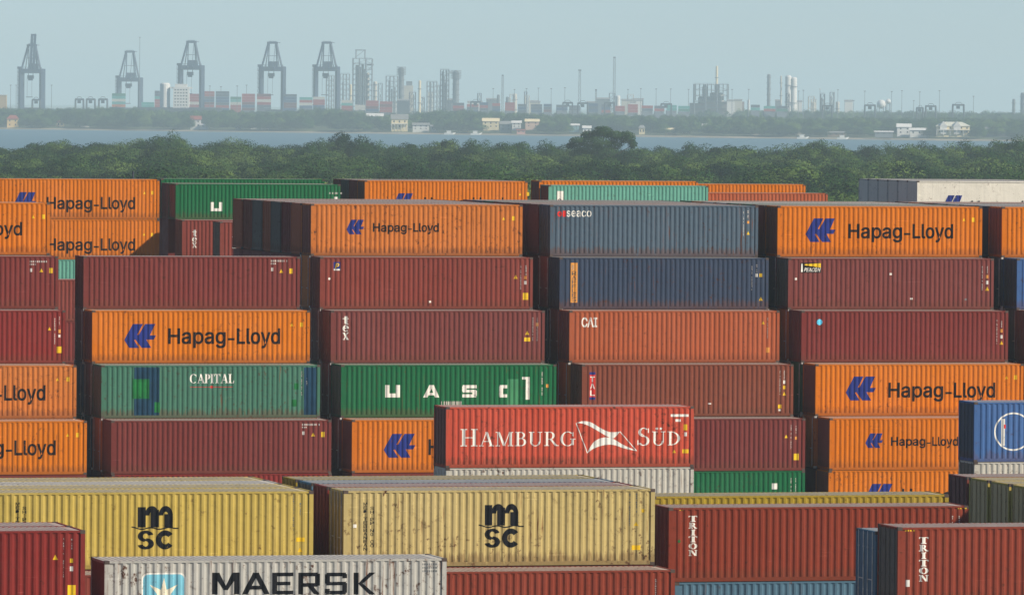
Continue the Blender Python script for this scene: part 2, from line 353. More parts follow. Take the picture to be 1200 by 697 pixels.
def arc(cx, cy, rx, ry, a0, a1, wx, wy, n=18):
    """a ring segment, degrees; wx / wy thickness at the sides / at top and bottom"""
    o = []; i_ = []
    for k in range(n+1):
        t = math.radians(a0+(a1-a0)*k/n); c, s_ = math.cos(t), math.sin(t); o.append((cx+rx*c, cy+ry*s_)); i_.append((cx+(rx-wx)*c, cy+(ry-wy)*s_))
    vs = o+i_; return (vs, [(k, k+1, n+2+k, n+1+k) for k in range(n)])
def serif(ch, T=.15, t=.06, s=.05):
    """outlines of a roman capital (cap height 1), T thick stem, t thin stroke, s serif thickness; returns polys, width"""
    sf = lambda x, y, w: rect(x-w/2, y-(s if y > .5 else 0), x+w/2, y+(0 if y > .5 else s))
    st = lambda x, w=T: rect(x-w/2, s*.5, x+w/2, 1-s*.5)
    dg = lambda x0, y0, x1, y1, w: [(x0-w/2, y0), (x0+w/2, y0), (x1+w/2, y1), (x1-w/2, y1)]
    e = T+.17
    if ch == 'H': return [st(.17), st(.66), rect(.24, .47, .6, .47+t), sf(.17, 0, e), sf(.17, 1, e), sf(.66, 0, e), sf(.66, 1, e)], .83
    if ch == 'I': return [st(.17), sf(.17, 0, e), sf(.17, 1, e)], .34
    if ch == 'A': return [dg(.13, .03, .42, 1, t), dg(.70, .03, .42, 1, T), rect(.26, .31, .6, .31+t), sf(.13, 0, .26), sf(.70, 0, e)], .84
    if ch == 'M': return [st(.15, t), st(.88), dg(.19, 1, .52, .02, T), dg(.83, 1, .52, .02, t), sf(.15, 0, .26), sf(.12, 1, .2), sf(.88, 0, e), sf(.9, 1, .24)], 1.05
    if ch == 'N': return [st(.15, t+.02), st(.72, t+.02), dg(.19, 1, .70, .02, T), sf(.15, 0, .26), sf(.12, 1, .22), sf(.72, 1, .26)], .87
    if ch == 'U' or ch == 'Ü':
        p = [rect(.17-T/2, .3, .17+T/2, 1-s*.5), rect(.66-t/2, .3, .66+t/2, 1-s*.5), arc(.39+.005, .32, .27+T*.19, .34, 180, 360, T*.8, t), sf(.17, 1, e), sf(.66, 1, .26)]
        if ch == 'Ü': p += [arc(.29, 1.2, .075, .09, 0, 360, .074, .089, 10), arc(.53, 1.2, .075, .09, 0, 360, .074, .089, 10)]
        return p, .82
    if ch == 'T': return [st(.36), rect(.02, 1-t, .70, 1), [(.02, 1), (.02, .74), (.06, .74), (.13, 1)], [(.70, 1), (.70, .74), (.66, .74), (.59, 1)], sf(.36, 0, e)], .72
    if ch == 'L': return [st(.17), sf(.17, 1, e), rect(.05, 0, .6, t), [(.6, 0), (.63, .3), (.58, .3), (.48, 0)]], .64
    if ch == 'O': return [arc(.42, .5, .40, .52, 0, 360, T, t, 28)], .84
    if ch == 'C': return [arc(.44, .5, .42, .52, 48, 312, T, t, 24), [(.70, .97), (.75, .97), (.75, .66), (.69, .72)]], .8
    if ch == 'G': return [arc(.44, .5, .42, .52, 48, 318, T, t, 24), [(.71, .97), (.76, .97), (.76, .66), (.70, .72)], rect(.66, .06, .66+T*.85, .44), sf(.73, .46, .3)], .88
    if ch in 'PRBD':
        p = [st(.17), sf(.15, 0, e if ch != 'D' else .24), sf(.13, 1, .24)]
        if ch == 'D': return p+[arc(.17, .5, .56, .5, -90, 90, T, t, 20)], .76
        if ch == 'P': return p+[rect(.17, 1-t, .34, 1), rect(.17, .44, .34, .44+t), arc(.33, .72, .27, .28, -90, 90, T, t, 14)], .62
        if ch == 'R': return p+[rect(.17, 1-t, .36, 1), rect(.17, .46, .36, .46+t), arc(.35, .73, .26, .27, -90, 90, T, t, 14), dg(.38, .48, .70, .0, T), rect(.62, 0, .84, s)], .84
        return p+[rect(.17, 1-t, .34, 1), rect(.17, .50, .36, .50+t), rect(.17, 0, .36, t), arc(.33, .765, .25, .235, -90, 90, T*.9, t, 14), arc(.35, .28, .30, .28, -90, 90, T, t, 14)], .7
    if ch == 'S': return [arc(.31, .755, .24, .265, 40, 270, T*.8, t, 16), arc(.31, .265, .27, .285, -150, 90, T*.9, t, 18), rect(.50, .72, .55, .98), rect(.03, .02, .08, .3), [(.14, .64), (.26, .60), (.50, .38), (.44, .48), (.2, .70)]], .62
    if ch == 't': return [rect(.2, .14, .2+T*1.1, 1.0), rect(.04, .66, .52, .66+t*1.2), arc(.42, .2, .22, .2, 180, 300, T, .09, 8)], .56
    if ch == 'e': return [arc(.34, .36, .32, .37, 20, 320, T, .09, 20), rect(.1, .35, .62, .35+t*1.2), rect(.54, .35, .66, .5)], .68
    if ch == 'x': return [dg(.12, .7, .56, .02, T*1.2), dg(.56, .7, .12, .02, t*1.3), sf(.12, .72, .3), sf(.56, .72, .24), sf(.12, 0, .24), sf(.56, 0, .3)], .68
    return [], .3
def serif_line(text, small=None, gap=.06, **kw):
    out = []; x = 0
    for i, ch in enumerate(text):
        if ch == ' ': x += .35; continue
        p, w = serif(ch, **kw); k = small if (small and i > 0 and text[i-1] != ' ') else 1.0
        out += [([(x+a*k, b*k) for a, b in q[0]], q[1]) if isinstance(q, tuple) else [(x+a*k, b*k) for a, b in q] for q in p]; x += w*k+gap
    return out
HAPAG = [[(0, .33), (.275, 1), (.575, 1), (.42, .53), (.335, .34), (.455, 0), (.165, 0)],
         [(.66, 1), (.97, 1), (.80, .525), (1, .525), (.935, .35), (.70, .35), (.855, 0), (.56, 0), (.335, .34), (.42, .53), (.475, .56)]]
def hapag_logo():
    # two bird-wing halves leaning together, split by two slanting slits
    body = [(0, .33), (.275, 1), (.59, 1), (.405, .545), (.455, .545), (.655, 1), (.975, 1), (.805, .525), (1.0, .525), (.93, .345), (.695, .345), (.85, 0), (.555, 0), (.355, .345), (.305, .325), (.47, 0), (.165, 0)]
    return [body]
def box_m(t, x0, y0, x1, y1):
    """photo box on the container's front wall -> wall metres"""
    a = at_Y(x0, y1, t['_Y']); b = at_Y(x1, y0, t['_Y']); zb = t['_zt']-t['_H']
    return (a.x-t['_X'], a.z-zb, b.x-t['_X'], b.z-zb)
def clampx(bx): return (max(.2, bx[0]), max(.2, bx[1]), min(L-.2, bx[2]), min(t_H-.12, bx[3])) if False else bx
def mark(t, polys, color, name='lettering', parent=None):
    me = wrap(polys, name); return put(name, me, INK[color] if isinstance(color, str) else color, parent or t)
def text(t, s, x0, y0, x1, y1, color='black', bold=.0, name='lettering', shear=0.0): return mark(t, fit([glyphs(s, bold, shear)], box_m(t, x0, y0, x1, y1)), color, name)
def hapag(t, lg=None, tx=None, bold=.016):
    if lg: mark(t, fit(hapag_logo(), box_m(t, *lg)), 'blue', 'logo')
    if tx:
        x0, y0, x1, y1 = tx; w = x1-x0
        text(t, 'Hapag', x0, y0, x0+w*.515, y1, bold=bold); text(t, 'Lloyd', x0+w*.612, y0, x1, y1, bold=bold)
        mark(t, [rect(*box_m(t, x0+w*.533, y0+(y1-y0)*.49, x0+w*.592, y0+(y1-y0)*.60))], 'black', 'lettering')
def sticker(t, x, y, w, h, color='yellow'): return mark(t, [rect(*box_m(t, x-w/2, y-h/2, x+w/2, y+h/2))], color, 'sticker')
def tri(t, x, y, s=4.6):
    a = box_m(t, x-s/2, y-s/2, x+s/2, y+s/2); return mark(t, [[(a[0], a[1]), (a[2], a[1]), ((a[0]+a[2])/2, a[3])]], 'yellow', 'warning_triangle')
def code(t, x0, y0, x1, y1, color='stencil', vertical=True, seed=0):
    """lines of small stencilled characters, too small to read: little dashes"""
    r = random.Random(seed+int(x0*7)); a = box_m(t, x0, y0, x1, y1); ps = []
    if vertical:
        z = a[3]
        while z > a[1]:
            k = r.uniform(.05, .1)
            if r.random() > .18: ps.append(rect(a[0]+r.uniform(0, .02), z-k*.62, a[2]-r.uniform(0, .02), z))
            z -= k
    else:
        x = a[0]
        while x < a[2]:
            k = r.uniform(.06, .12)
            if r.random() > .2: ps.append(rect(x, a[1], x+k*.6, a[3]))
            x += k
    if ps: mark(t, ps, color, 'stencil_code')
def column_text(c_, word, x0, y0, x1, y1, color, bold=.02, sf=False, **kw):
    n = len(word); h = (y1-y0)/n; ps = []
    for i, ch in enumerate(word):
        if ch == ' ': continue
        bx = box_m(c_, x0, y0+h*i+h*.06, x1, y0+h*(i+1)-h*.06)
        if ch in 'I': c = (bx[0]+bx[2])/2; bx = (c-(bx[2]-bx[0])*(.27 if sf else .1), bx[1], c+(bx[2]-bx[0])*(.27 if sf else .1), bx[3])
        ps += fit(serif(ch, **kw)[0] if sf else [glyphs(ch, bold)], bx)
    return mark(c_, ps, color)

# ---- the stair-stepped stack: row 0 carries seven tiers, every row in front one fewer
YM, PM = 388.81, 2.533
def row(r): return YM-PM*r
def zt(level): return HC*level
GM = 'containers of the stair-stepped stack'
HID = 'container buried inside the stair-stepped stack, only slivers of its dark end showing'
COLX = {}
def main(colno, tier, r, xpx, side, color, label, **kw):
    z = zt(8-tier); Y = row(r); X = X_at(xpx, Y, z)-(L if side == 'R' else 0)
    COLX.setdefault(colno, {})[r] = X
    return container(label, color, X, Y, z, group=GM, **kw)
C = {}
C['0.1'] = main(0, 1, 0, 58.5, 'R', 'orange', 'orange container whose lettering ends in yd, above two dark red ones')
C['0.2'] = main(0, 2, 1, 68.5, 'R', 'maroon2', 'plain maroon container directly under the orange one ending in yd')
C['0.3'] = main(0, 3, 2, 76.8, 'R', 'darkred', 'dark red container with white stencils above two orange Lloyd containers', end='blank')
C['0.4'] = main(0, 4, 3, 89.8, 'R', 'orange_pale', 'faded pale orange container reading Lloyd under the dark red one')
C['0.5'] = main(0, 5, 4, 102, 'R', 'orange', 'bright orange container reading -Lloyd just above the mustard roofs')
C['1.2'] = main(1, 2, 1, 98, 'L', 'maroon', 'plain maroon container standing on the orange Hapag-Lloyd one, nothing on top', end='door')
C['1.3'] = main(1, 3, 2, 108.3, 'L', 'orange', 'bright orange Hapag-Lloyd container between maroon and CAPITAL green ones', endc='maroon3')
C['1.4'] = main(1, 4, 3, 119, 'L', 'capital', 'faded green CAPITAL container with navy and bright green patches', endc='steel')
C['1.5'] = main(1, 5, 4, 130.5, 'L', 'maroon', 'unlettered maroon container beneath the CAPITAL one', end='blank')
C['1.6'] = main(1, 6, 4, 131, 'L', 'darkred', 'dark red container under the maroon one, almost hidden by mustard roofs')
C['2.1'] = main(2, 1, 0, 364.7, 'L', 'orange_pale', 'scuffed pale orange container with small Hapag-Lloyd lettering topping the stack', end='door', endc='maroon3')
C['2.2'] = main(2, 2, 1, 375.3, 'L', 'maroon3', 'maroon container with blue and yellow P plate', endc='tal')
C['2.3'] = main(2, 3, 2, 388, 'L', 'plum', 'plum maroon container lettered tex on its wall above the green UASC one', endc='tal')
C['2.4'] = main(2, 4, 3, 400, 'L', 'green', 'green UASC container with a half painted-over C', endc='steel')
C['2.5'] = main(2, 5, 4, 412.7, 'L', 'orange_deep', 'orange container with blue bird mark partly behind the red HAMBURG SÜD one', endc='maroon3', end='blank')
C['3.1'] = main(3, 1, 0, 645, 'L', 'slate', 'blue-grey scratched seaco container topping its column')
C['3.2'] = main(3, 2, 1, 656, 'L', 'navy', 'dark navy container with upright orange plate')
C['3.3'] = main(3, 3, 2, 667.5, 'L', 'cai', 'orange-brown CAI container under the navy one', endc='maroon3')
C['3.4'] = main(3, 4, 3, 930, 'R', 'tal', 'brown TAL container with red and blue upright plate', endc='tal')
C['3.5'] = main(3, 5, 4, 944, 'R', 'maroon', 'maroon container beneath the brown TAL one')
C['3.6'] = main(3, 6, 4, 943.6, 'R', 'green', 'green container under a maroon one, low beside the HAMBURG SÜD container')
C['4.1'] = main(4, 1, 0, 911.5, 'L', 'orange', 'orange Hapag-Lloyd container with rust runs, above the BEACON one', endc='tal')
C['4.2'] = main(4, 2, 1, 924, 'L', 'plum', 'maroon container with black and yellow BEACON plate', endc='steel')
C['4.3'] = main(4, 3, 2, 939.5, 'L', 'maroon2', 'maroon container with round pale blue sticker')
C['4.4'] = main(4, 4, 3, 956, 'L', 'orange', 'orange Hapag-Lloyd container under the one with the blue sticker', end='blank', endc='maroon3')
C['4.5'] = main(4, 5, 4, 972.5, 'L', 'orange_deep', 'orange container with small Hapag-Lloyd lettering beside the blue ringed one', end='blank', endc='maroon3')
C['4.6'] = main(4, 6, 4, 971.2, 'L', 'orange', 'orange container lowest in its column, only the top of its blue mark showing', end='blank', endc='maroon3')
C['5.1'] = main(5, 1, 0, 1174.5, 'L', 'orange', 'orange container cut off by the picture edge, standing over a blue one', endc='maroon3')
C['5.2'] = main(5, 2, 1, 1192, 'L', 'blue', 'blue container cut off by the picture edge under an orange one', endc='navy')
C['5.3'] = main(5, 3, 2, 1206, 'L', 'tal', 'brown container below the cut-off blue one')
for c in range(6):
    xm = COLX[c]; rows_ = sorted(xm)
    for r in range(-7 if c >= 2 else (1 if c == 1 else 0), 5):
        X = xm.get(r, sum(xm.values())/len(xm) if r > 2 else xm[rows_[0]]); top = 7 if r < 0 else 7-r
        if r < 0:
            lab = {2: 'container behind the pale orange top one, its dark door end showing', 3: 'container standing behind the seaco one, seen as a strip of roof', 4: 'container standing behind the top orange one, seen as a strip of roof', 5: 'container behind the cut-off orange one, seen as a strip of roof'}[c]
            cc = ['cai', 'darkred', 'steel', 'cai', 'steel', 'triton', 'cai'][-r-1] if c == 2 else RNG.choice(FILLC)
            container(lab, cc, X+RNG.uniform(-.06, .06), row(r), zt(7), group=GM, end='blank' if r % 2 else 'door'); fill(X, row(r), zt(6), HID, GM, 99)
        elif r == 4: fill(X, row(r), zt(1 if c in (1, 3, 4) else 2), HID, GM, 99)
        else:
            has = (c == 5 and r == 3)
            fill(X, row(r), zt(top if has else top-1), HID, GM, 5.7)

hapag(C['0.1'], None, (-97, 260, 26, 280)); hapag(C['0.4'], None, (-72, 451, 53.5, 474)); hapag(C['0.5'], None, (-60, 515.5, 65.5, 538))
hapag(C['1.3'], (145.5, 379.5, 183, 407.5), (197, 384.5, 328.5, 408)); hapag(C['2.1'], (406, 257.5, 427, 274.5), (437, 261.5, 514.5, 274.5), .02)
hapag(C['2.5'], (449.5, 508, 487, 536), (502, 514, 632, 538)); hapag(C['4.1'], (944, 256, 979.5, 283.5), (994, 262.5, 1117, 284)); hapag(C['4.4'], (991, 441, 1026.5, 469), (1041, 448, 1166.5, 470.5))
hapag(C['4.5'], (1014, 507.5, 1035, 524.5), (1044, 511.5, 1123, 525), .02); hapag(C['4.6'], (1013, 566.5, 1047, 594), (1057, 572, 1170, 594))
# tex, UASC, CAPITAL, seaco, CAI, plates
ps = []
for ch, y0, y1, h in (('t', 370.5, 380, 1), ('e', 381, 388.5, .72), ('x', 389.5, 398, .72)): ps += fit(serif(ch, T=.2, t=.08)[0], box_m(C['2.3'], 401.5, y0, 408.8, y1))
mark(C['2.3'], ps, 'white')
t = C['2.4']
U_ = [rect(0, .3, .28, 1), rect(.72, .3, 1, 1), rect(0, .0, 1, .32)]
A_ = [[(0, 0), (.26, 0), (.62, 1), (.38, 1)], [(.74, 0), (1, 0), (.66, 1), (.42, 1)], rect(.2, .18, .8, .38)]
S_ = [rect(.04, .74, .98, 1), rect(0, .5, .3, .9), rect(.04, .4, .94, .62), rect(.7, .12, 1, .55), rect(.02, 0, .95, .26)]
C_ = [rect(0, .1, .5, .9), rect(.06, .74, 1, 1), rect(.06, 0, 1, .26)]
for g_, x0, x1 in ((U_, 451.5, 469), (A_, 496, 515), (S_, 541.5, 559), (C_, 585, 594.5)): mark(t, fit(g_, box_m(t, x0, 451, x1, 465.5)), 'white')
mark(t, [rect(*box_m(t, 594.5, 444, 608, 487))], 'dkgreen', 'paint_patch')
mark(t, [rect(*box_m(t, 616, 441.5, 620.8, 468)), rect(*box_m(t, 612, 441.5, 616.5, 444.5))], 'white', 'paint_patch')
code(t, 517, 470, 540, 474.5, vertical=False); code(t, 634.5, 436, 636.5, 464); sticker(t, 641.5, 452, 3, 4, 'orange')
t = C['1.4']
for x0, y0, x1, y1, c in ((157, 430.5, 187, 488, 'navy'), (155, 444, 175, 467, 'lime'), (181, 471, 187.5, 483, 'lime'), (356, 430.5, 371, 488, 'navy'), (345, 449, 350, 456, 'lime'), (342, 468, 348, 476, 'lime')):
    m_ = mark(t, [rect(*box_m(t, x0, y0, x1, y1))], c, 'paint_patch')
    if c == 'lime':
        for v in m_.data.vertices: v.co.y -= .004
mark(t, fit(serif_line('CAPITAL', T=.2, gap=.03), box_m(t, 222.5, 438, 274.5, 449)), 'white'); mark(t, [rect(*box_m(t, 223, 453, 273, 453.7)), rect(*box_m(t, 247, 451.8, 249.6, 454.8))], 'red', 'logo')
code(t, 353, 435, 354.6, 463); code(t, 359, 443, 360.5, 453)
t = C['3.1']; bx = box_m(t, 653, 247.5, 658.8, 254); cx, cz = (bx[0]+bx[2])/2, (bx[1]+bx[3])/2
mark(t, [arc(cx, cz, (bx[2]-bx[0])/2, (bx[3]-bx[1])/2, 0, 360, .1, .1), rect(*box_m(t, 659.5, 247, 663.5, 254))], 'red', 'logo'); text(t, 'seaco', 664, 247, 693.2, 254, 'white', .006)
code(t, 870.5, 248, 872, 275); code(t, 875.5, 247, 877.5, 255); sticker(t, 876.8, 260.5, 2.8, 3, 'orange'); tri(t, 876.8, 273, 4)
t = C['3.2']; sticker(t, 672.7, 331.2, 8.6, 46.5, 'orange'); sticker(t, 671.2, 313.3, 3.4, 6, 'white'); column_text(t, 'RAFFLES', 670.2, 317.5, 675.4, 353.5, 'navy', .0)
code(t, 880.5, 310, 882, 339); code(t, 886, 310, 887.7, 318); sticker(t, 886.8, 322.5, 2.4, 4, 'white'); sticker(t, 891.7, 322.5, 3, 4); tri(t, 891.7, 350, 4.4)
t = C['3.3']; text(t, 'CAI', 681.5, 371.8, 700, 383.4, 'white', .022); tri(t, 894.5, 378, 3.6); sticker(t, 900, 410, 4, 6, 'orange'); code(t, 899, 372, 900.3, 396)
t = C['3.4']; sticker(t, 694.3, 452, 7, 32, 'red'); sticker(t, 694.3, 437.4, 7, 3, 'blue'); sticker(t, 694.3, 466.6, 7, 3, 'blue')
ps = []
for i, ch in enumerate('TAL'): ps += fit([glyphs(ch, .02)], box_m(t, 691.6, 441+8*i, 697.2, 447.5+8*i))
o = mark(t, ps, 'white')
for v in o.data.vertices: v.co.y -= .004
for o in [k for k in t.children if k.name.startswith('sticker')][1:]:
    o.location.y = -.002
for o in C['3.2'].children:
    if o.name.startswith('lettering'): o.location.y = -.004
code(t, 913.5, 434, 915, 462); code(t, 918.5, 434, 920, 444); sticker(t, 919.2, 447.5, 2.6, 4, 'white'); sticker(t, 919.2, 453.7, 3, 4); tri(t, 919.2, 461, 4.2); sticker(t, 913.8, 476, 4, 4.4); sticker(t, 913.8, 480.3, 2.6, 2.2, 'white'); sticker(t, 831.7, 472.8, 3.6, 1.6, 'white')
t = C['3.5']; tri(t, 921.5, 511, 4); code(t, 926.5, 498, 928, 525); code(t, 932.3, 498, 934, 507); sticker(t, 933, 513, 2.6, 3.4, 'orange'); sticker(t, 933.2, 535, 6, 7.6)
t = C['3.6']; sticker(t, 908, 569.5, 6.4, 7, 'white'); code(t, 926.5, 560, 928, 575); code(t, 932, 560, 933.5, 575)
t = C['4.2']; bx = box_m(t, 938, 308, 962.6, 319.6); w_, h_ = bx[2]-bx[0], bx[3]-bx[1]; B_ = lambda a, b: (bx[0]+a*w_, bx[1]+b*h_)
mark(t, [[B_(0, 0), B_(1, 0), B_(1, 1), B_(0, 1)]], 'black', 'plate')
o = mark(t, [[B_(.2, .76), B_(.98, .52), B_(.98, .97), B_(.2, .86)]], 'yellow', 'logo'); o.location.y = -.003
o = mark(t, [[B_(.03, .08), B_(.13, .08), B_(.11, .9), B_(.05, .9)]]+fit([glyphs('BEACON', .02, .3)], (*B_(.17, .1), *B_(.97, .5))), 'white'); o.location.y = -.0035
code(t, 1150.5, 312, 1152, 340); code(t, 1156.5, 312, 1158, 320); sticker(t, 1157, 324.2, 2.8, 3.8, 'orange'); sticker(t, 1157, 331, 2.6, 4.2, 'white'); tri(t, 1157, 338.2, 4.6); sticker(t, 1044, 321.2, 3, 2.4, 'white'); sticker(t, 1068.2, 350, 3, 2, 'white'); sticker(t, 1132, 350.8, 3, 2, 'grey'); sticker(t, 932.8, 326.8, 2.6, 2.6, 'white')
t = C['4.3']; bx = box_m(t, 957, 373.8, 964, 381); cx, cz = (bx[0]+bx[2])/2, (bx[1]+bx[3])/2; mark(t, [arc(cx, cz, .17, .17, 0, 360, .169, .169, 16)], 'cyan', 'sticker')
code(t, 1167.5, 375, 1169, 402); code(t, 1173, 375, 1174.5, 383); sticker(t, 1173.7, 387.5, 2.8, 4, 'orange'); sticker(t, 1173.7, 394.5, 2.6, 4, 'white'); tri(t, 1173.7, 401.5, 4.2)
t = C['2.2']; sticker(t, 395, 312, 8, 10, 'blue'); o = mark(t, fit([glyphs('P', .02, .2)], box_m(t, 392.6, 308.5, 397.8, 314.5)), 'yellow'); o.location.y = -.003; o = sticker(t, 395, 316, 7.4, 1.8, 'white'); o.location.y = -.002
bx = box_m(t, 384.6, 325, 387.6, 328.2); mark(t, [arc((bx[0]+bx[2])/2, (bx[1]+bx[3])/2, .07, .07, 0, 360, .069, .069, 10)], 'white', 'sticker'); sticker(t, 504, 353.5, 2.6, 2.2, 'white')
tri(t, 604.4, 324.3); code(t, 609.5, 311, 611, 339); code(t, 615.5, 311, 617.3, 321); sticker(t, 615.8, 325.2, 2.8, 3.6, 'orange'); sticker(t, 615.7, 331.2, 2.6, 4, 'white'); sticker(t, 616, 347.2, 6.4, 8)
t = C['2.3']; tri(t, 618, 389.8, 4.6); sticker(t, 618, 397.6, 7, 4.6); code(t, 623.8, 372, 625.2, 398); code(t, 629, 372, 630.4, 399); sticker(t, 629.7, 380, 2.6, 4, 'orange')
for k, (a, e) in {'0.1': ((39, 254), (51, 254)), '0.4': ((67.5, 444.3), (79.8, 444.3)), '0.5': ((79.5, 509.5), (91, 509.5)), '1.3': ((342, 380.3), (353.3, 380.3)), '2.1': ((590.5, 256), (602, 256)), '4.1': ((1129.7, 257.2), (1140.6, 257.6)), '4.4': ((1179.6, 442), (1190.2, 442))}.items():
    tri(C[k], *a, 3.6); sticker(C[k], *e, 3.4, 5)
for k, (a, e, c) in {'0.2': ((48.5, 316.7), (59.8, 317), (35, 305.5, 55, 307.5)), '1.2': ((329.6, 317.4), (341, 317.6), (317.5, 304.7, 336.5, 306.8)), '1.5': ((367, 508.8), (378.4, 508.8), (354, 496.2, 374, 498.4))}.items():
    tri(C[k], *a, 4.4); sticker(C[k], *e, 4, 6); code(C[k], *c, vertical=False); sticker(C[k], c[0]+1.5, c[1]+11, 2.4, 4, 'white'); code(C[k], c[0], c[1]+3.5, c[0]+6, c[1]+5, vertical=False)
t = C['0.3']; tri(t, 58, 385, 3.8); code(t, 63.3, 371, 65, 402); code(t, 69, 371, 70.4, 380); sticker(t, 69.8, 388, 2.6, 4, 'orange'); sticker(t, 69.6, 393.6, 2.4, 3, 'white'); sticker(t, 69.6, 409.7, 6.2, 7.6)

# ---- stacks beyond the stair-stepped block
GB = 'containers of the far rows beyond the stepped stack'
HB = 'container low in the far rows, hidden behind the stepped stack'
def back(xpx, side, Y, z, color, label, H=HC, rows=1, **kw):
    X = X_at(xpx, Y, z)-(L if side == 'R' else 0); t = container(label, color, X, Y, z, H, group=GB, **kw); return t
b1 = back(187, 'R', 505, zt(7), 'orange', 'upper of two shared-edge orange Hapag-Lloyd containers in the far rows'); hapag(b1, (16, 225.3, 42.5, 247), (54.5, 231, 158.5, 249))
b2 = back(187, 'R', 505.02, zt(6), 'orange', 'lower of two shared-edge orange Hapag-Lloyd containers in the far rows, half shaded'); hapag(b2, None, (54.5, 279.5, 158.5, 297.5))
for b_, a, e in ((b1, (169.5, 226), (178.7, 226)), (b2, (169, 274.5), (178.4, 275))): tri(b_, *a, 3); sticker(b_, *e, 2.6, 4)
b3 = back(187, 'R', 505.02, zt(5), 'teal', 'teal container glimpsed between the plain maroon stacks'); fill(b3['_X'], 505.02, zt(4), HB, GB, 99)
for i, (c, lb) in enumerate((('maroon3', 'maroon container glimpsed below the teal sliver'), ('maroon2', 'maroon container glimpsed lowest in the slot beside the stepped stack'))): back(190, 'R', 487.6, 13.5-HC*i, c, lb)
fill(X_at(190, 487.6, 13.5)-L, 487.6, 13.5-2*HC, HB, GB, 99)
g1 = back(206, 'L', 505.0, 19.97, 'green', 'green container lettered U in the far rows', ST, endc='tal'); mark(g1, fit(U_, box_m(g1, 247, 237, 260.5, 247.5)), 'white'); code(g1, 386, 225.5, 400, 227.5, vertical=False); sticker(g1, 394.5, 232.8, 6, 4, 'white')
g2 = back(189, 'L', 510.2, zt(7), 'green', 'green container seen as a top strip behind the one lettered U', endc='tal'); gm = back(197.5, 'L', 507.55, 19.97, 'tal', 'brown-ended container between the two green ones in the far rows', ST, endc='tal'); fill(gm['_X'], 507.55, 19.97-ST, HB, GB, 99)
fill(g2['_X'], 510.2, zt(6), HB, GB, 99)
x1 = back(213.6, 'L', 501.6, 17.42, 'maroon3', 'far maroon container lettered tex under the green one lettered U', endc='tal'); fill(x1['_X'], 501.6, 17.42-HC, HB, GB, 99)
ps = []
for ch, y0, y1 in (('t', 269.5, 277), ('e', 278, 283.5), ('x', 284.3, 290.2)): ps += fit(serif(ch, T=.2, t=.08)[0], box_m(x1, 225.2, y0, 230.8, y1))
mark(x1, ps, 'white')
x2 = back(258, 'L', 495.8, 17.4, 'maroon3', 'far maroon container with slanted white letters beside the tex one', endc='steel'); fill(x2['_X'], 495.8, 17.4-HC, HB, GB, 99)
for i, ch in enumerate('AES'): text(x2, ch, 272, 269.5+13*i, 279, 278+13*i, 'white', .02, shear=.3)
h3 = back(427.6, 'L', 505, zt(7), 'orange', 'orange container with its blue mark half hidden behind the pale orange roof', endc='tal'); hapag(h3, (460.5, 226.7, 484.5, 247.5), (497, 231.5, 590, 249)); tri(h3, 609.5, 227.5, 3); sticker(h3, 618.5, 227.4, 2.8, 4.4); fill(h3['_X'], 505, zt(6), HB, GB, 99)
for k, c in enumerate(('maroon3', 'steel', 'tal')):
    container('container behind the far orange one, its end and roof edge showing', c, h3['_X'], 505+2.53*(k+1), zt(7), group=GB); fill(h3['_X'], 505+2.53*(k+1), zt(6), HB, GB, 99)
t2 = back(643, 'L', 508, 19.97, 'teal', 'pale teal container with upright white plate in the far rows', endc='tal'); sticker(t2, 656.6, 231, 7.6, 14, 'white'); fill(t2['_X'], 508, 19.97-HC, HB, GB, 99)
p = box_m(t2, 653.8, 233, 659.5, 237.5); mark(t2, fit([glyphs('G', .02)], p), 'black').location.y = -.003
o2 = back(632, 'L', 510.7, zt(7), 'orange', 'orange container seen as a top strip behind the pale teal one', endc='tal'); fill(o2['_X'], 510.7, zt(6), HB, GB, 99)
o4 = back(944, 'R', 521, 19.97, 'orange', 'orange container end showing above a red one beyond the teal one'); fill(o4['_X'], 521, 19.97-HC, HB, GB, 99)
r4 = back(970, 'R', 513.5, 19.4, 'cai', 'red container top showing in front of the far orange end'); fill(r4['_X'], 513.5, 19.4-HC, HB, GB, 99)
w1 = back(1075, 'L', 521, zt(7), 'cream', 'cream white refrigerated container with blue mark in front of the wood', endc='cream', end='blank'); hapag(w1, (1105, 229, 1128.5, 250), (1138, 235.5, 1235, 253)); fill(w1['_X'], 521, zt(6), HB, GB, 99)
for k in range(1, 6):
    container('grey-ended container lined up behind the cream refrigerated one', 'grey', w1['_X'], 521+2.5*k, zt(7), group=GB, end='blank', endc='cream'); fill(w1['_X'], 521+2.5*k, zt(6), HB, GB, 99)

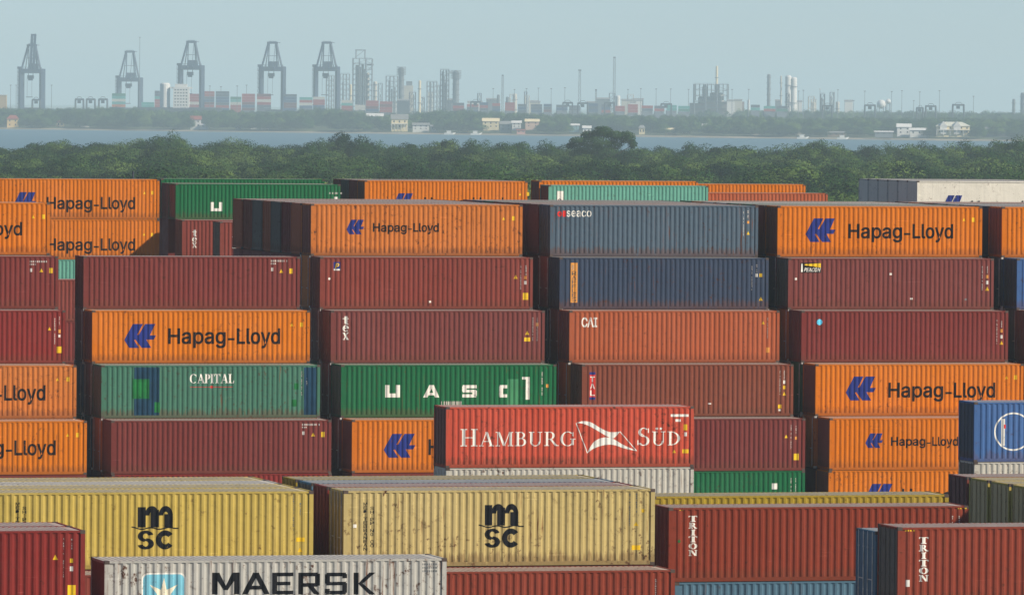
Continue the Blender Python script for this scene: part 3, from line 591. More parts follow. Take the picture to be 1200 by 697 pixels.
# ---- the nearer stacks
GN = 'containers of the near rows'
HN = 'container low in the near rows, hidden below the visible ones'
def near(xpx, side, Y, z, color, label, H=HC, X=None, under=True, **kw):
    X = X if X is not None else X_at(xpx, Y, z)-(L if side == 'R' else 0); t = container(label, color, X, Y, z, H, group=GN, **kw)
    if under: fill(X, Y, z-H, HN, GN, 99)
    return t
ham = near(523, 'L', 328.2, 11.59, 'red', 'bright red HAMBURG SÜD container with white wing emblem', endc='plum', under=False)
near(523, 'L', 328.21, 11.59-HC, 'white', 'rust-spotted off-white container under the red HAMBURG SÜD one')
mark(ham, fit(serif_line('HAMBURG', .82, T=.14, t=.05), box_m(ham, 539.5, 502, 674.5, 523)), 'white'); sd = serif_line('SÜD', .80, T=.14, t=.05)
mark(ham, fit(sd, box_m(ham, 747, 500.5, 797, 522)), 'white')
def curve(pts, n=10):
    o = []
    for i in range(len(pts)-1):
        p0 = pts[max(i-1, 0)]; p1, p2 = pts[i], pts[i+1]; p3 = pts[min(i+2, len(pts)-1)]
        for k in range(n):
            u = k/n; o.append(tuple(.5*(2*p1[j]+(p2[j]-p0[j])*u+(2*p0[j]-5*p1[j]+4*p2[j]-p3[j])*u*u+(3*p1[j]-p0[j]-3*p2[j]+p3[j])*u**3) for j in (0, 1)))
    return o+[pts[-1]]
def ribbon(a, b):
    a = curve(a); b = curve(b); n = len(a); return (a+b, [(i, i+1, n+i+1, n+i) for i in range(n-1)])
Z = lambda x, y: (665+x/12.68, 485+y/12.68)                            # emblem outline read off the photograph
bx = box_m(ham, 675, 493, 747, 531)
emb = [ribbon([Z(130, 130), Z(230, 105), Z(350, 122), Z(480, 200), Z(600, 258), Z(690, 268), Z(782, 258)], [Z(130, 131), Z(230, 142), Z(330, 180), Z(470, 260), Z(600, 335), Z(690, 355), Z(782, 259)]),
       ribbon([Z(295, 580), Z(345, 475), Z(430, 385), Z(560, 345), Z(680, 368), Z(830, 455), Z(1030, 545)], [Z(296, 582), Z(360, 530), Z(440, 490), Z(560, 458), Z(690, 458), Z(850, 510), Z(1030, 548)])]
def ln(a, b, w=5): dx, dy = b[0]-a[0], b[1]-a[1]; q = math.hypot(dx, dy); nx, ny = -dy/q*w, dx/q*w; return [Z(a[0]+nx, a[1]+ny), Z(b[0]+nx, b[1]+ny), Z(b[0]-nx, b[1]-ny), Z(a[0]-nx, a[1]-ny)]
emb += [ln((130, 135), (297, 578), 6), ln((780, 258), (1028, 545), 6)]
cv = lambda p: (lambda q: (q.x-ham['_X'], q.z-(ham['_zt']-HC)))(at_Y(p[0], p[1], ham['_Y']))
mark(ham, [([cv(p) for p in e[0]], e[1]) if isinstance(e, tuple) else [cv(p) for p in e] for e in emb], 'white', 'logo')
sticker(ham, 796.5, 486.6, 21, 3, 'white'); sticker(ham, 794.5, 492.4, 6.4, 3, 'white'); sticker(ham, 803.3, 500.4, 4, 7); sticker(ham, 803.4, 508.5, 3, 4.6, 'white'); tri(ham, 790, 528.4, 4); sticker(ham, 803.3, 528.4, 7.6, 4.6)
blu = near(1142, 'L', 328.2, at_Y(1142, 471, 328.2).z, 'blue', 'blue container with white ring emblem standing before the orange stack', endc='navy', under=False)
near(1142, 'L', 328.21, blu['_zt']-HC, 'white', 'off-white container whose top shows under the blue ringed one', endc='steel')
a = box_m(blu, 1165, 483, 1210.2, 528); mark(blu, [arc((a[0]+a[2])/2, (a[1]+a[3])/2, (a[2]-a[0])/2, (a[3]-a[1])/2, 0, 360, .075, .075, 40), rect(*box_m(blu, 1173.5, 490.5, 1177.8, 522))], 'white', 'logo'); sticker(blu, 1177.6, 499.5, 2.4, 4.6, 'red').location.y = -.002
# mustard containers
PB = 2.687; YB = 262.5
mz = at_Y(403, 574.7, YB).z
XB = X_at(403, YB, mz); XA = X_at(367.3, YB, at_Y(367, 574.9, YB).z)-L; az_ = at_Y(367, 574.9, YB).z
msc = near(0, 'L', YB, mz, 'mustard_pale', 'rust-streaked mustard msc container above a brick-red one', X=XB, endc='olive')
for k, (c, lb) in enumerate((('darkred', 'dark red container sandwiched behind the rust-streaked mustard msc one'), ('bluegrey', 'pale blue-roofed container third deep behind the rust-streaked mustard one'), ('yellow', 'yellow-ended container at the back of the rust-streaked mustard row'))):
    near(0, 'L', YB+PB*(k+1), mz, c, lb, X=XB, endc={'bluegrey': 'steel'}.get(c))
msl = near(0, 'L', YB, az_, 'mustard', 'cleaner mustard msc container behind the white MAERSK one', X=XA)
for k, (c, lb) in enumerate((('mustard', 'mustard-roofed container directly behind the cleaner msc one'), ('white', 'white-roofed container third deep behind the cleaner msc one'), ('mustard', 'mustard-roofed container deepest behind the cleaner msc one'))): near(0, 'L', YB+PB*(k+1), az_, c, lb, X=XA)
def msc_mark(t, x0, y0, x1, y1, nx):
    b = box_m(t, x0, y0, x1, y1); w, h = b[2]-b[0], b[3]-b[1]; P = lambda u, v: (b[0]+u*w, b[1]+v*h)
    def q(pl): return [([P(*v) for v in p[0]], p[1]) if isinstance(p, tuple) else [P(*v) for v in p] for p in pl]
    wave = [(i/28, .475+.018*math.cos(i/28*2*math.pi*2.6-.3)+.02*abs(i/14-1)**4) for i in range(29)]
    ps = [rect(.13, .5, .30, .96), rect(.405, .5, .58, .9), rect(.70, .5, .875, .8), arc(.43, .77, .15, .215, 0, 180, .10, .13), arc(.725, .77, .15, .215, 0, 180, .10, .13), rect(.28, .7, .3, .9),
          ([(x, z+.014) for x, z in wave]+[(x, z-.014) for x, z in wave], [(i, i+1, 30+i, 29+i) for i in range(28)])]
    ps = q(ps)+fit([arc(.5, .70, .46, .30, 15, 262, .30, .155, 14), arc(.5, .30, .48, .30, -165, 85, .31, .155, 14), [(.2, .62), (.5, .555), (.82, .38), (.5, .44)]], (*P(.13, .0), *P(.48, .43)))+fit([arc(.5, .5, .5, .5, 38, 322, .30, .27, 22)], (*P(.52, .0), *P(.875, .43)))
    mark(t, ps, 'black', 'logo')
    column_text(t, 'MEDITERRANEAN', nx, 588, nx+4.6, 645, 'black', .01); column_text(t, 'SHIPPING CO', nx+8, 593, nx+12.4, 641, 'black', .01)
msc_mark(msc, 561, 589, 614, 641.5, 426); msc_mark(msl, 154, 591.5, 209.5, 643.5, 18.5)
tri(msc, 745.5, 613.2, 5); sticker(msc, 745.3, 641.2, 10.5, 5.6); sticker(msc, 753.6, 598, 3, 4); code(msc, 737, 578, 739, 615, 'grey'); code(msc, 745, 578, 747, 600, 'grey'); sticker(msc, 416, 616, 4, 4, 'white')
tri(msl, 351.7, 643.6, 5.6); sticker(msl, 352, 631.8, 10, 5); code(msl, 343.3, 578, 345, 625, 'grey'); code(msl, 351, 586, 353, 605, 'grey')
p = at_z(791, 667, mz-HC); near(0, 'R', p.y, mz-HC, 'triton', 'brick-red container jutting out under the rust-streaked mustard one', X=p.x-L)
u_ = p; code(ALLC and [o for o in bpy.data.objects if o.get('label', '').startswith('brick-red container jutting')][0], 767.5, 678, 769.5, 697); 
near(0, 'R', p.y, az_-HC, 'maroon3', 'maroon container just showing between the red one and the white MAERSK one', X=XA+(p.x-L-XB))
mae = near(122.7, 'L', 242.7, at_Y(122.7, 656.9, 242.7).z, 'grey', 'rusty off-white MAERSK container with pale blue star badge', endc='maroon3', end='blank')
a = box_m(mae, 166, 671.3, 218, 723); cx, cz, rr = (a[0]+a[2])/2, (a[1]+a[3])/2, (a[2]-a[0])/2
def rsq(cx, cz, r, k, n=5):
    o = []
    for sx_, sz_, a0 in ((1, 1, 0), (-1, 1, 90), (-1, -1, 180), (1, -1, 270)):
        for i in range(n+1): th = math.radians(a0+90*i/n); o.append((cx+sx_*(r-k)+k*math.cos(th), cz+sz_*(r-k)+k*math.sin(th)))
    return o
mark(mae, [rsq(cx, cz, rr, .22)], 'white', 'badge_border'); mark(mae, [rsq(cx, cz, rr-.05, .19)], 'sky', 'badge').location.y = -.003
star = []
for i in range(14): th = math.pi/2+math.pi*i/7; q = (rr*.82 if i % 2 == 0 else rr*.30); star.append((cx+q*math.cos(th), cz-.02+q*math.sin(th)))
mark(mae, [([(cx, cz-.02)]+star, [(0, 1+i, 1+(i+1) % 14) for i in range(14)])], 'cream', 'logo').location.y = -.006
MK = dict(M=[rect(0, 0, .2, 1), rect(.8, 0, 1, 1), [(.0, 1), (.26, 1), (.58, .2), (.42, .2)], [(.74, 1), (1, 1), (.58, .2), (.42, .2)]], A=[[(0, 0), (.2, 0), (.6, 1), (.4, 1)], [(.8, 0), (1, 0), (.6, 1), (.4, 1)], rect(.2, .22, .8, .4)],
          E=[rect(0, 0, .24, 1), rect(.2, .83, 1, 1), rect(.2, .42, .86, .58), rect(.2, 0, 1, .17)], R=[rect(0, 0, .22, 1), rect(.2, .83, .9, 1), rect(.2, .35, .9, .52), rect(.78, .4, 1, .95), [(.42, .4), (.68, .4), (1, 0), (.74, 0)]],
          S=[rect(.06, .83, .95, 1), rect(0, .5, .22, .93), rect(.05, .42, .95, .58), rect(.78, .07, 1, .52), rect(.05, 0, .95, .17), rect(0, .07, .22, .26), rect(.78, .74, 1, .93)], K=[rect(0, 0, .22, 1), [(.2, .5), (.72, 1), (1, 1), (.42, .5)], [(.42, .5), (.2, .5), (.72, 0), (1, 0)]])
for ch, x0, x1 in zip('MAERSK', (248.5, 283.5, 319, 349.5, 381, 414.5), (281, 316.5, 344, 375, 407, 440)): mark(mae, fit(MK[ch], box_m(mae, x0, 670.3, x1, 696)), 'black')
for i in range(3): code(mae, 495, 659.5+4*i, 511, 661.8+4*i, 'grey', vertical=False)
YR = 242.0; rz_ = at_Y(100, 620.9, YR).z
red_ = near(100, 'R', YR, rz_, 'darkred', 'deep red container in front of the cleaner mustard one'); near(0, 'R', YR+2.6, rz_, 'darkred', 'red container behind the deep red one, only its roof showing', X=red_['_X'])
tri(red_, 65, 652.5, 6); code(red_, 74, 630, 75.5, 676); code(red_, 83.5, 631, 85.2, 646); sticker(red_, 84, 656.5, 3.6, 5); sticker(red_, 84, 666, 3.8, 5.6, 'white'); sticker(red_, 84, 692, 9.6, 14)
YT = 266.4; tz = at_Y(784, 594.5, YT).z
tr1 = near(784, 'L', YT, tz, 'triton', 'brick-red TRITON container with a shadow across one end', under=False); tr1b = near(791, 'L', YT, tz-HC, 'bluegrey', 'blue-grey container beneath the shadowed TRITON one')
column_text(tr1, 'TRITON', 807.3, 603.5, 817.4, 651.5, 'white', sf=True, T=.24, t=.1, s=.13); bx = box_m(tr1, 794.4, 632, 797.6, 635.6); mark(tr1, [arc((bx[0]+bx[2])/2, (bx[1]+bx[3])/2, .06, .06, 0, 360, .059, .059, 10)], 'lime', 'sticker')
code(tr1, 1115, 604, 1117, 620); code(tr1, 1123, 604, 1125, 620); code(tr1, 1122, 594.5, 1131, 596, 'yellow', vertical=False); code(tr1, 793, 596.5, 801, 598, 'yellow', vertical=False)
near(1112, 'R', YT+2.66, at_Y(1112, 579, YT+2.66).z, 'yellow', 'yellow container seen as a strip behind the shadowed TRITON one')
YS = 247.8; sz_ = at_Y(1052.5, 617.5, YS).z
tr2 = near(1052.5, 'L', YS, sz_, 'triton', 'brick-red TRITON container with its grey door end showing', endc='steel'); column_text(tr2, 'TRITON', 1077.3, 628.5, 1088.3, 681.5, 'white', sf=True, T=.24, t=.1, s=.13); sticker(tr2, 1064, 683, 4.4, 8, 'white'); code(tr2, 1061, 620.5, 1071, 622.2, 'yellow', vertical=False)
near(0, 'L', YS+2.64, sz_-.31, 'bluegrey', 'grey-blue container standing behind the grey-doored TRITON one', X=tr2['_X'], endc='bluegrey')
YE = 270.3; ez = at_Y(1208, 571, YE).z; XE = X_at(1208, YE, ez)
EL = {0: ('mustard', 'tan', 'tan-doored container frontmost of the four door ends in a row'), 1: ('mustard', 'tan', 'dull tan-doored container second of the four door ends in a row'), 2: ('mustard', 'tan', 'mustard container with a yellow corner post among the four door ends'), 3: ('maroon3', 'plum', 'maroon-doored container last of the four door ends in a row')}
for k in range(-1, 4):
    c, e, lb = EL.get(k, ('triton', 'plum', 'container standing beyond the picture edge beside the tan-doored one'))
    t = near(0, 'L', YE+2.69*k, ez, c, lb, X=XE, endc=e)
for k in range(-5, -1): near(0, 'L', YE+2.69*k, ez+ST, 'triton', 'taller stack beyond the picture edge shading the end of the TRITON container', ST, X=XE-.05)

o = build(CORE, 'stack_core', pm('maroon')); o['kind'] = 'stuff'; o['label'] = 'containers deep inside the stacks, out of sight'; o['category'] = 'containers'

# ------------------------------------------------------------------ trees
def leaf_mat(name, rgb, var):
    m = bpy.data.materials.new(name); N, Lk = nodes(m); N.remove(N['Principled BSDF']); outn = N['Material Output']
    oi = N.new('ShaderNodeObjectInfo'); g = N.new('ShaderNodeNewGeometry'); n = N.new('ShaderNodeTexNoise'); n.inputs['Scale'].default_value = .45; n.inputs['Detail'].default_value = 4; Lk.new(g.outputs['Position'], n.inputs['Vector'])
    cr = N.new('ShaderNodeValToRGB'); cr.color_ramp.elements[0].color = (*lin(rgb[0]), 1); cr.color_ramp.elements[1].color = (*lin(rgb[1]), 1); e = cr.color_ramp.elements.new(.55); e.color = (*lin(rgb[2]), 1)
    ma = N.new('ShaderNodeMath'); ma.operation = 'MULTIPLY_ADD'; ma.inputs[1].default_value = var; Lk.new(oi.outputs['Random'], ma.inputs[0])
    m2 = N.new('ShaderNodeMath'); m2.operation = 'MULTIPLY_ADD'; m2.inputs[1].default_value = .9; m2.inputs[2].default_value = -.45-var*.5+.5; Lk.new(n.outputs['Fac'], m2.inputs[0]); Lk.new(m2.outputs[0], ma.inputs[2])
    Lk.new(ma.outputs[0], cr.inputs[0])
    d = N.new('ShaderNodeBsdfDiffuse'); t = N.new('ShaderNodeBsdfTranslucent'); mx = N.new('ShaderNodeMixShader'); mx.inputs[0].default_value = .15
    Lk.new(cr.outputs[0], d.inputs[0]); Lk.new(cr.outputs[0], t.inputs[0]); Lk.new(d.outputs[0], mx.inputs[1]); Lk.new(t.outputs[0], mx.inputs[2]); Lk.new(mx.outputs[0], outn.inputs[0]); return m
M_LEAF = leaf_mat('oak_foliage', ('1a3018', '61773a', '325024'), 1.0)
M_BARK = simple('bark', '4a4036', .9, .3, 4)
def crown_mesh(seed, R=4.2, Hh=11.0, clumps=18, per=240, leaf=.28, flat=False):
    """leaf-sized faces on many clumps spread through a dome"""
    r = random.Random(seed); v = []; f = []; nr = []
    for c in range(clumps):
        th = r.uniform(0, 2*math.pi); u = r.random()**.6; ph = math.acos(1-1.25*r.random())
        rad = R*(.3+.5*r.random()**.5)
        cx, cy, cz = rad*math.sin(ph)*math.cos(th), rad*math.sin(ph)*math.sin(th), Hh*.56+rad*math.cos(ph)*.86*(Hh*.44/R)
        cr = R*r.uniform(.30, .48)
        for k in range(per):
            d = Vector((r.gauss(0, 1), r.gauss(0, 1), r.gauss(0, 1)+.35)).normalized(); q = cr*(.72+.34*r.random())
            p = Vector((cx, cy, cz))+Vector((d.x*q, d.y*q, d.z*q*.8)); nrm = (d+Vector((r.gauss(0, .32), r.gauss(0, .32), r.gauss(0, .32)))).normalized()
            a = nrm.orthogonal().normalized(); b_ = nrm.cross(a); w = leaf*r.uniform(.6, 1.35); rot = r.uniform(0, 6.28); a, b_ = a*math.cos(rot)+b_*math.sin(rot), b_*math.cos(rot)-a*math.sin(rot)
            n = len(v); v += [tuple(p-a*w*.5), tuple(p-b_*w*.36), tuple(p+a*w*.6), tuple(p+b_*w*.36)]; f.append((n, n+1, n+2, n+3)); q_ = (d*.55+(p-Vector((0, 0, Hh*.5))).normalized()*.45+nrm*.25).normalized(); nr += [tuple(q_ if q_.dot(nrm) > 0 else nrm)]*4
    me = bpy.data.meshes.new('crown'); me.from_pydata(v, [], f); me.polygons.foreach_set('use_smooth', [True]*len(f)); me.normals_split_custom_set_from_vertices(nr); me.materials.append(M_LEAF); return me
def trunk_mesh(seed, R=4.2, Hh=11.0):
    r = random.Random(seed+50); mb = MB(); mb.bar((0, 0, -.4), (r.uniform(-.2, .2), r.uniform(-.2, .2), Hh*.42), .62, 0, .42, 7)
    for k in range(5):
        th = k*1.26+r.random(); mb.bar((0, 0, Hh*(.3+.03*k)), (R*.6*math.cos(th), R*.6*math.sin(th), Hh*(.62+.06*r.random())), .3, 0, .1, 5)
    me = mb.mesh('trunk', 0); me.materials.append(M_BARK); return me
CROWNS = [crown_mesh(i, R=4.2+.5*(i % 3), Hh=11) for i in range(7)]
TRUNKS = [trunk_mesh(i) for i in range(7)]
tr = random.Random(21)
def tree(p, h, w, k, label, group):
    t = thing('oak_tree', label, 'tree', p, tr.uniform(0, 6.28), group); sxy = w/9.2; t.scale = (sxy, sxy, h/11.05)
    put('crown', CROWNS[k % 7], [], t); put('trunk', TRUNKS[k % 7], [], t); return t
def gpt(x, D, z=-.1): p = at_D(x, 200, D); return Vector((p.x, p.y, z))
# skyline of the wood as seen against the water (photo column, photo row of the tops)
SKY = [(-30, 168), (0, 171), (40, 165), (62, 161), (90, 163), (118, 165), (140, 164), (160, 158), (178, 153), (195, 152), (212, 157), (228, 166), (252, 163), (280, 158), (300, 160), (318, 168), (340, 168), (362, 163), (382, 156), (400, 152), (418, 156), (430, 160), (442, 171), (468, 168), (490, 163), (512, 160), (530, 157), (556, 160), (585, 160), (610, 161), (638, 163), (655, 168), (760, 169), (785, 169), (806, 165), (830, 166), (852, 164), (875, 169), (905, 168), (930, 165), (955, 161), (978, 165), (996, 169), (1018, 164), (1040, 165), (1062, 165), (1082, 163), (1104, 172), (1122, 164), (1145, 161), (1170, 161), (1200, 159), (1230, 162)]
def sky_y(x):
    for (a, ya), (b, yb) in zip(SKY, SKY[1:]):
        if a <= x <= b: return ya+(yb-ya)*(x-a)/(b-a)
    return 166
GT = 'trees of the wood behind the containers'
occupied = []
for i, (x, y) in enumerate(SKY):
    for j in range(2):
        D = tr.uniform(2050, 2300); xx = x+tr.uniform(-9, 9); h = CAMZ-(y-hor(xx)+tr.uniform(0, 4))*D/F
        tree(gpt(xx, D), h+.2, tr.uniform(9.5, 14), i*2+j, 'oak at the back edge of the wood, its crown against the bay', GT)
# the tall flat-topped tree
D = 2010; base = gpt(703, D); s_ = D/F
t = thing('umbrella_tree', 'tall dark flat-topped tree rising above the wood before the water', 'tree', base, -YAW)
v = []; f = []; r = random.Random(77)
def blob(px, py, rw, rh, n, depth):
    n = int(n*3.6)
    for k in range(n):
        d = Vector((r.gauss(0, 1), r.gauss(0, 1), r.gauss(0, 1))).normalized(); q = r.random()**.3
        p = Vector(((px-703)*s_+d.x*rw*s_*q, depth+d.y*rw*s_*.8*q, CAMZ+.1-(py-hor(px))*s_+d.z*rh*s_*q)); nn = (d+Vector((r.gauss(0, .5), r.gauss(0, .5), r.gauss(0, .5)))).normalized(); a = nn.orthogonal().normalized(); b_ = nn.cross(a); w = r.uniform(.2, .42)
        n0 = len(v); v.extend([tuple(p-a*w*.5), tuple(p+b_*w*.4), tuple(p+a*w*.6), tuple(p-b_*w*.4)]); f.append((n0, n0+1, n0+2, n0+3))
for a in ((706, 155, 13, 7.5, 620, 0), (691, 159, 12, 6, 480, 1.5), (720, 159, 11, 6, 420, -1), (734, 161, 11, 7.5, 520, 0), (677, 166, 11, 6, 420, 0), (669, 171, 7, 4, 200, 1), (699, 167, 18, 7, 620, -2), (719, 169, 13, 6, 400, 1), (689, 175, 18, 7, 560, -1), (741, 169, 6, 5.5, 220, .5), (708, 179, 20, 7, 520, 0), (679, 180, 15, 6, 360, 0), (738, 180, 9, 4, 160, 0)): blob(*a)
me = bpy.data.meshes.new('crown'); me.from_pydata(v, [], f); put('crown', me, [], t); me.materials.append(leaf_mat('dark_foliage', ('2a442a', '667c42', '456038'), .3))
mb = MB(); top = CAMZ-(153-hor(703))*s_
mb.bar((0, 0, -.3), (.2, 0, top*.55), .9, 0, .6, 8)
for px, py in ((707, 156), (684, 166), (673, 170), (733, 163), (741, 170), (718, 160), (695, 160)): mb.bar((.1, 0, top*.5), ((px-703)*s_, 0, CAMZ-(py-hor(px))*s_), .4, 0, .14, 6)
build(mb, 'trunk', M_BARK, t)
# the wood itself: nearest crowns as single trees, the rest as one mass
pts = []
D = 1000.0
while D < 2290:
    sp = 10.0; x = -70.0; dx = sp*F/D
    while x < 1270:
        xx = x+tr.uniform(-.4, .4)*dx; DD = D+tr.uniform(-.45, .45)*sp
        hmax = CAMZ-(sky_y(xx)-hor(xx))*2180/F
        big = mnoise.noise(Vector((xx*.011*D/1500, DD*.012, 3.3)))
        h = min(hmax-.3, 10.2+3.4*big+tr.uniform(-2.8, 2.4)); w = 11.8+3.0*big+tr.uniform(-3, 3.4)
        if tr.random() < .16: h = min(hmax-.1, h+2.6); w += 4.5
        if tr.random() < .14: x += dx; continue
        pts.append((xx, DD, h, w)); x += dx
    D += sp
tr.shuffle(pts)
vis = sorted([p for p in pts if 0 < p[0] < 1200 and 1130 < p[1] < 1500], key=lambda p: p[1])
single = set(id(p) for p in vis[:170])
for i, p in enumerate(pts):
    if id(p) in single: tree(gpt(p[0], p[1]), p[2], p[3], i, 'rounded oak in the wood showing its crown over the container tops', GT)
def scatter(name, plist, meshes, label, cat, z0=-.1):
    """one mass of trees: points carrying size and turn, a crown on each"""
    me = bpy.data.meshes.new(name); me.from_pydata([tuple(q[0]) for q in plist], [], [])
    at = me.attributes.new('size', 'FLOAT_VECTOR', 'POINT'); at.data.foreach_set('vector', [c for q in plist for c in q[1]])
    at = me.attributes.new('turn', 'FLOAT', 'POINT'); at.data.foreach_set('value', [q[2] for q in plist])
    at = me.attributes.new('which', 'INT', 'POINT'); at.data.foreach_set('value', [q[3] for q in plist])
    o = bpy.data.objects.new(name, me); COL.objects.link(o); o['kind'] = 'stuff'; o['label'] = label; o['category'] = cat
    ng = bpy.data.node_groups.new(name, 'GeometryNodeTree'); ng.interface.new_socket('Geometry', in_out='INPUT', socket_type='NodeSocketGeometry'); ng.interface.new_socket('Geometry', in_out='OUTPUT', socket_type='NodeSocketGeometry')
    N = ng.nodes; Lk = ng.links; gi = N.new('NodeGroupInput'); go = N.new('NodeGroupOutput'); jn = N.new('GeometryNodeJoinGeometry')
    def attr(nm, ty): a = N.new('GeometryNodeInputNamedAttribute'); a.data_type = ty; a.inputs['Name'].default_value = nm; return a.outputs[0]
    sz = attr('size', 'FLOAT_VECTOR'); tn = attr('turn', 'FLOAT'); wh = attr('which', 'INT')
    cx = N.new('ShaderNodeCombineXYZ'); Lk.new(tn, cx.inputs['Z'])
    m2p = N.new('GeometryNodeMeshToPoints'); Lk.new(gi.outputs[0], m2p.inputs[0])
    for k, src in enumerate(meshes):
        oi = N.new('GeometryNodeObjectInfo'); oi.inputs['Object'].default_value = src; oi.inputs['As Instance'].default_value = True; oi.transform_space = 'ORIGINAL'
        cp = N.new('FunctionNodeCompare'); cp.data_type = 'INT'; cp.operation = 'EQUAL'; Lk.new(wh, cp.inputs[2]); cp.inputs[3].default_value = k
        ip = N.new('GeometryNodeInstanceOnPoints'); Lk.new(m2p.outputs[0], ip.inputs['Points']); Lk.new(cp.outputs[0], ip.inputs['Selection']); Lk.new(oi.outputs['Geometry'], ip.inputs['Instance']); Lk.new(cx.outputs[0], ip.inputs['Rotation']); Lk.new(sz, ip.inputs['Scale'])
        Lk.new(ip.outputs[0], jn.inputs[0])
    Lk.new(jn.outputs[0], go.inputs[0]); md = o.modifiers.new('scatter', 'NODES'); md.node_group = ng; return o
cob = {}
for o in bpy.data.objects:
    if o.type == 'MESH' and o.parent and o.parent.name.startswith('oak_tree') and o.data in CROWNS: cob.setdefault(CROWNS.index(o.data), o)
CO = [cob[k] for k in range(7)]
lst = []
for i, p in enumerate(pts):
    if id(p) not in single: q = gpt(p[0], p[1]); lst.append((q, (p[3]/9.2, p[3]/9.2, p[2]/11.05), tr.uniform(0, 6.28), i % 7))
scatter('woodland', lst, CO, 'dense green wood running behind all the containers', 'wood')
# trees of the far shore
HX = [(6, 24), (222, 246), (429, 451), (457, 516), (564, 634), (664, 681), (778, 795), (816, 831), (929, 946), (968, 993), (1024, 1090), (1096, 1140), (1150, 1187)]
lst = []
for i in range(6200):
    x = tr.uniform(-150, 1350); o_ = 38+950*tr.random()**2.2; D = shoreD(x)+o_
    clear = mnoise.noise(Vector((x*.02, o_*.01, 9.1)))
    if o_ < 170 and clear > .26: continue
    if o_ < 75 and any(a < x < b for a, b in HX): continue
    z = -.3 if o_ < 60 else .1+1.3*min(1, o_/400); h = tr.uniform(11, 19)*(1+.25*mnoise.noise(Vector((x*.012, 5, 1)))); h *= .8 if o_ < 60 else 1.05
    if x > 620: h *= .92
    p = far_pt(x, D, z-.3*h); h *= 1.22; w = tr.uniform(9, 17); lst.append((p, (w/9.2, w/9.2, h/11.6), tr.uniform(0, 6.28), i % 7))
for i in range(1500):
    x = tr.uniform(-150, 1350); D = shoreD(x)+tr.uniform(1600, 3200); h = tr.uniform(12, 17)+(7 if x > 820 else 0); w = tr.uniform(12, 24)
    lst.append((far_pt(x, D, 1.2-.3*h), (w/9.2, w/9.2, h*1.22/11.6), tr.uniform(0, 6.28), i % 7))
scatter('far_woodland', lst, CO, 'hazy belt of trees along the far shore', 'wood')

# ------------------------------------------------------------------ the port and works across the water
M_CRANE = simple('crane_blue_steel', '27384e', .6, .1, .05); M_STEEL = simple('grey_steelwork', '6c7274', .6, .15, .1); M_PALE = simple('pale_cladding', 'b9b4a4', .7, .1, .1); M_DARK = simple('dark_steelwork', '3d434a', .6, .1, .1)
M_WHITE = simple('white_paint', 'd2d0c8', .6, .06, .1); M_GLASSD = simple('dark_window', '20262c', .3, .1, 1); M_RROOF = simple('red_roof', '8a4434', .8, .15, .3); M_CREAM = simple('cream_render', 'd8c79c', .8, .06, .3); M_GROOF = simple('grey_roof', '80807c', .8, .15, .3); M_YEL = simple('yellow_render', 'd9b77a', .8, .06, .3)
def far(x, D, name, label, cat, group=None, z=None):
    """an Empty on the far land under photo column x, local x across the view"""
    z = 1.4 if z is None else z; p = far_pt(x, D, z); t = thing(name, label, cat, p, -YAW, group); t['_x'] = x; t['_D'] = D; t['_z'] = z; return t
def fx(t, x): return (x-t['_x'])*t['_D']/F
def fz(t, y): return CAMZ-(y-hor(t['_x']))*t['_D']/F-t['_z']
